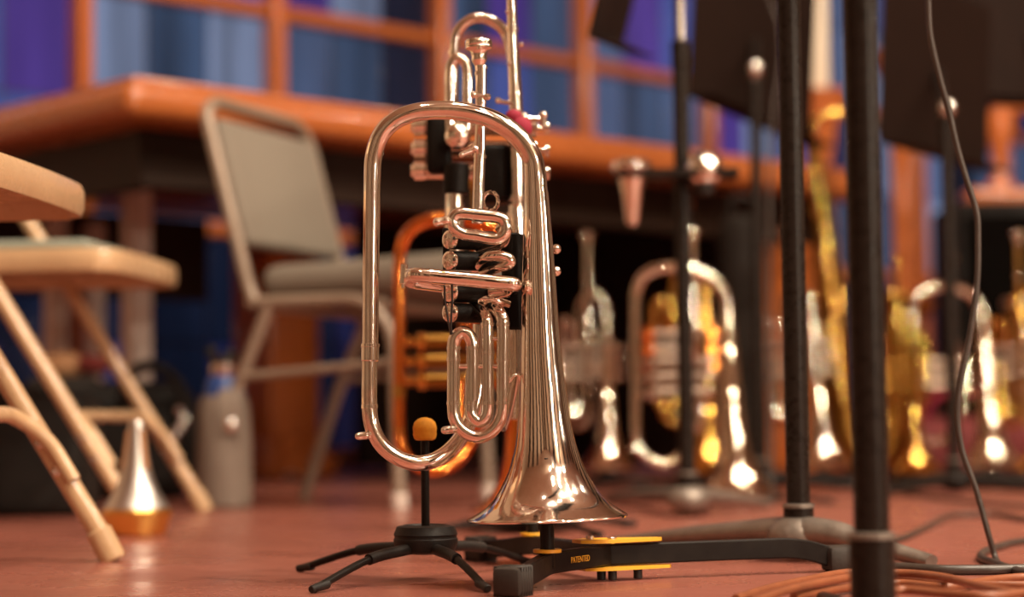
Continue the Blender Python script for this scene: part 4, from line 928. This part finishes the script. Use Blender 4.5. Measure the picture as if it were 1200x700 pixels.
# drum
q = P(1238, 400, 4.75)
t = thing('hand_drum', 'peach coloured round drum cut off by the right frame edge', 'drum', (q.x, q.y, 0))
zt = P(1200, 350, 4.75).z
b = MB(); b.lathe([(.07, 0), (.08, .03), (.105, .16), (.118, .26), (.112, zt - .02), (.112, zt - .01)], (q.x, q.y, 0), (0, 0, 1), 32); b.build('shell', M['peach'], t)
b = MB(); b.lathe([(.112, zt - .02), (.125, zt - .018), (.125, zt - .002), (.110, zt), (0, zt)], (q.x, q.y, 0), (0, 0, 1), 32); b.build('drum_rim', M['pale_metal'], t)
q = FL(1150, 556)
t = thing('cloth_bag', 'dark red cloth bag on the floor behind the flugelhorn by the cable', 'bag', (q.x, 5.0, 0))
q = P(1140, 500, 4.45)
b = MB(); b.rbox((q.x, 4.62, .07), (.34, .14, .14), .05, None, 4); b.build('body', mat('dark_red_cloth', (.13, .012, .012), .8, 0, .4, 20), t)
b = MB(); b.tube(cat_rom([V(q.x - .08, 4.60, .13), V(q.x - .05, 4.58, .19), V(q.x + .05, 4.58, .19), V(q.x + .08, 4.60, .13)], 5), .009, 10); b.build('handle', M['red'], t)
t.location = (q.x, 4.62, 0)
for ch in t.children:
    off = WORLD_ORIGIN[t.name] - V(q.x, 4.62, 0)
    for v in ch.data.vertices: v.co += off

# ------------------------------------------------------------------ cables
def cable(label, pts, r, m, name='cable', sub=8, n=10):
    b = MB(); b.tube(cat_rom(pts, sub), r, n); o = Vector(pts[0]); return tag(b.build(name, m, None, (o.x, o.y, 0)), label, 'cable')
d = 1.93
cable('thin black cable hanging down at right from above to the floor', [P(x, y, d) for x, y in ((1080, -120), (1087, -10), (1090, 40), (1101, 90), (1112, 130), (1121, 170), (1131, 205), (1144, 247), (1146, 280), (1145, 330), (1137, 390), (1125, 450), (1122, 490), (1128, 530), (1144, 575), (1158, 625), (1167, 655))] + [FL(1174, 664, .004)], .0030, M['cable'])
cable('thick black cable lying straight across the floor behind the orange cables', [FL(x, y, .0048) for x, y in ((985, 664), (1050, 665), (1100, 668), (1150, 668), (1210, 667), (1300, 668))], .0048, M['cable'])
cable('black cable looping over the floor behind the hanging cable', [FL(x, y, .004) for x, y in ((960, 630), (1010, 634), (1052, 632), (1082, 620), (1110, 606), (1140, 603), (1170, 603), (1215, 611), (1300, 618))], .0036, M['cable'])
cable('black cable with a tight bend at the right floor edge', [FL(x, y, .004) for x, y in ((1300, 632), (1205, 634), (1170, 641), (1152, 648), (1150, 654), (1165, 660), (1205, 672), (1300, 684))], .0040, M['cable'])
OC = [((862, 702), (900, 690), (945, 680), (1000, 671), (1060, 678), (1120, 684), (1210, 686), (1300, 684)),
      ((880, 706), (930, 690), (985, 679), (1040, 672), (1100, 676), (1160, 690), (1230, 700), (1320, 704)),
      ((930, 700), (985, 690), (1050, 684), (1110, 688), (1160, 680), (1210, 676), (1300, 676)),
      ((1010, 700), (1055, 692), (1105, 696), (1160, 699), (1220, 693), (1300, 690))]
OL = ['copper orange cable reaching farthest left at the bottom right corner', 'copper orange cable second from the left end of the bundle', 'copper orange cable in the middle of the bundle by the nearest pole', 'copper orange cable lowest at the bottom right corner']
for i, pts in enumerate(OC):
    cable(OL[i], [FL(x, y, .0040 + .0085 * (i % 2) + .0008 * i) for x, y in pts], .0036, M['orange_cable'])
cable('thin dark cable stretched along the floor below the far bells at right', [FL(x, y, .003) for x, y in ((1040, 574), (1080, 582), (1130, 588), (1200, 594), (1290, 596))], .0035, M['cable'])
cable('thin dark cable curving on the floor right of the far bells', [FL(x, y, .003) for x, y in ((1030, 564), (1090, 568), (1150, 572), (1230, 576))], .0035, M['cable'])
dd = 3.3
cable('thin cable looping down beside the wide dark desk', [P(x, y, dd) for x, y in ((896, -60), (902, 0), (911, 25), (914, 55), (912, 90), (905, 140), (902, 260), (902, 420))] + [FL(905, 590, .004)], .003, M['cable'])
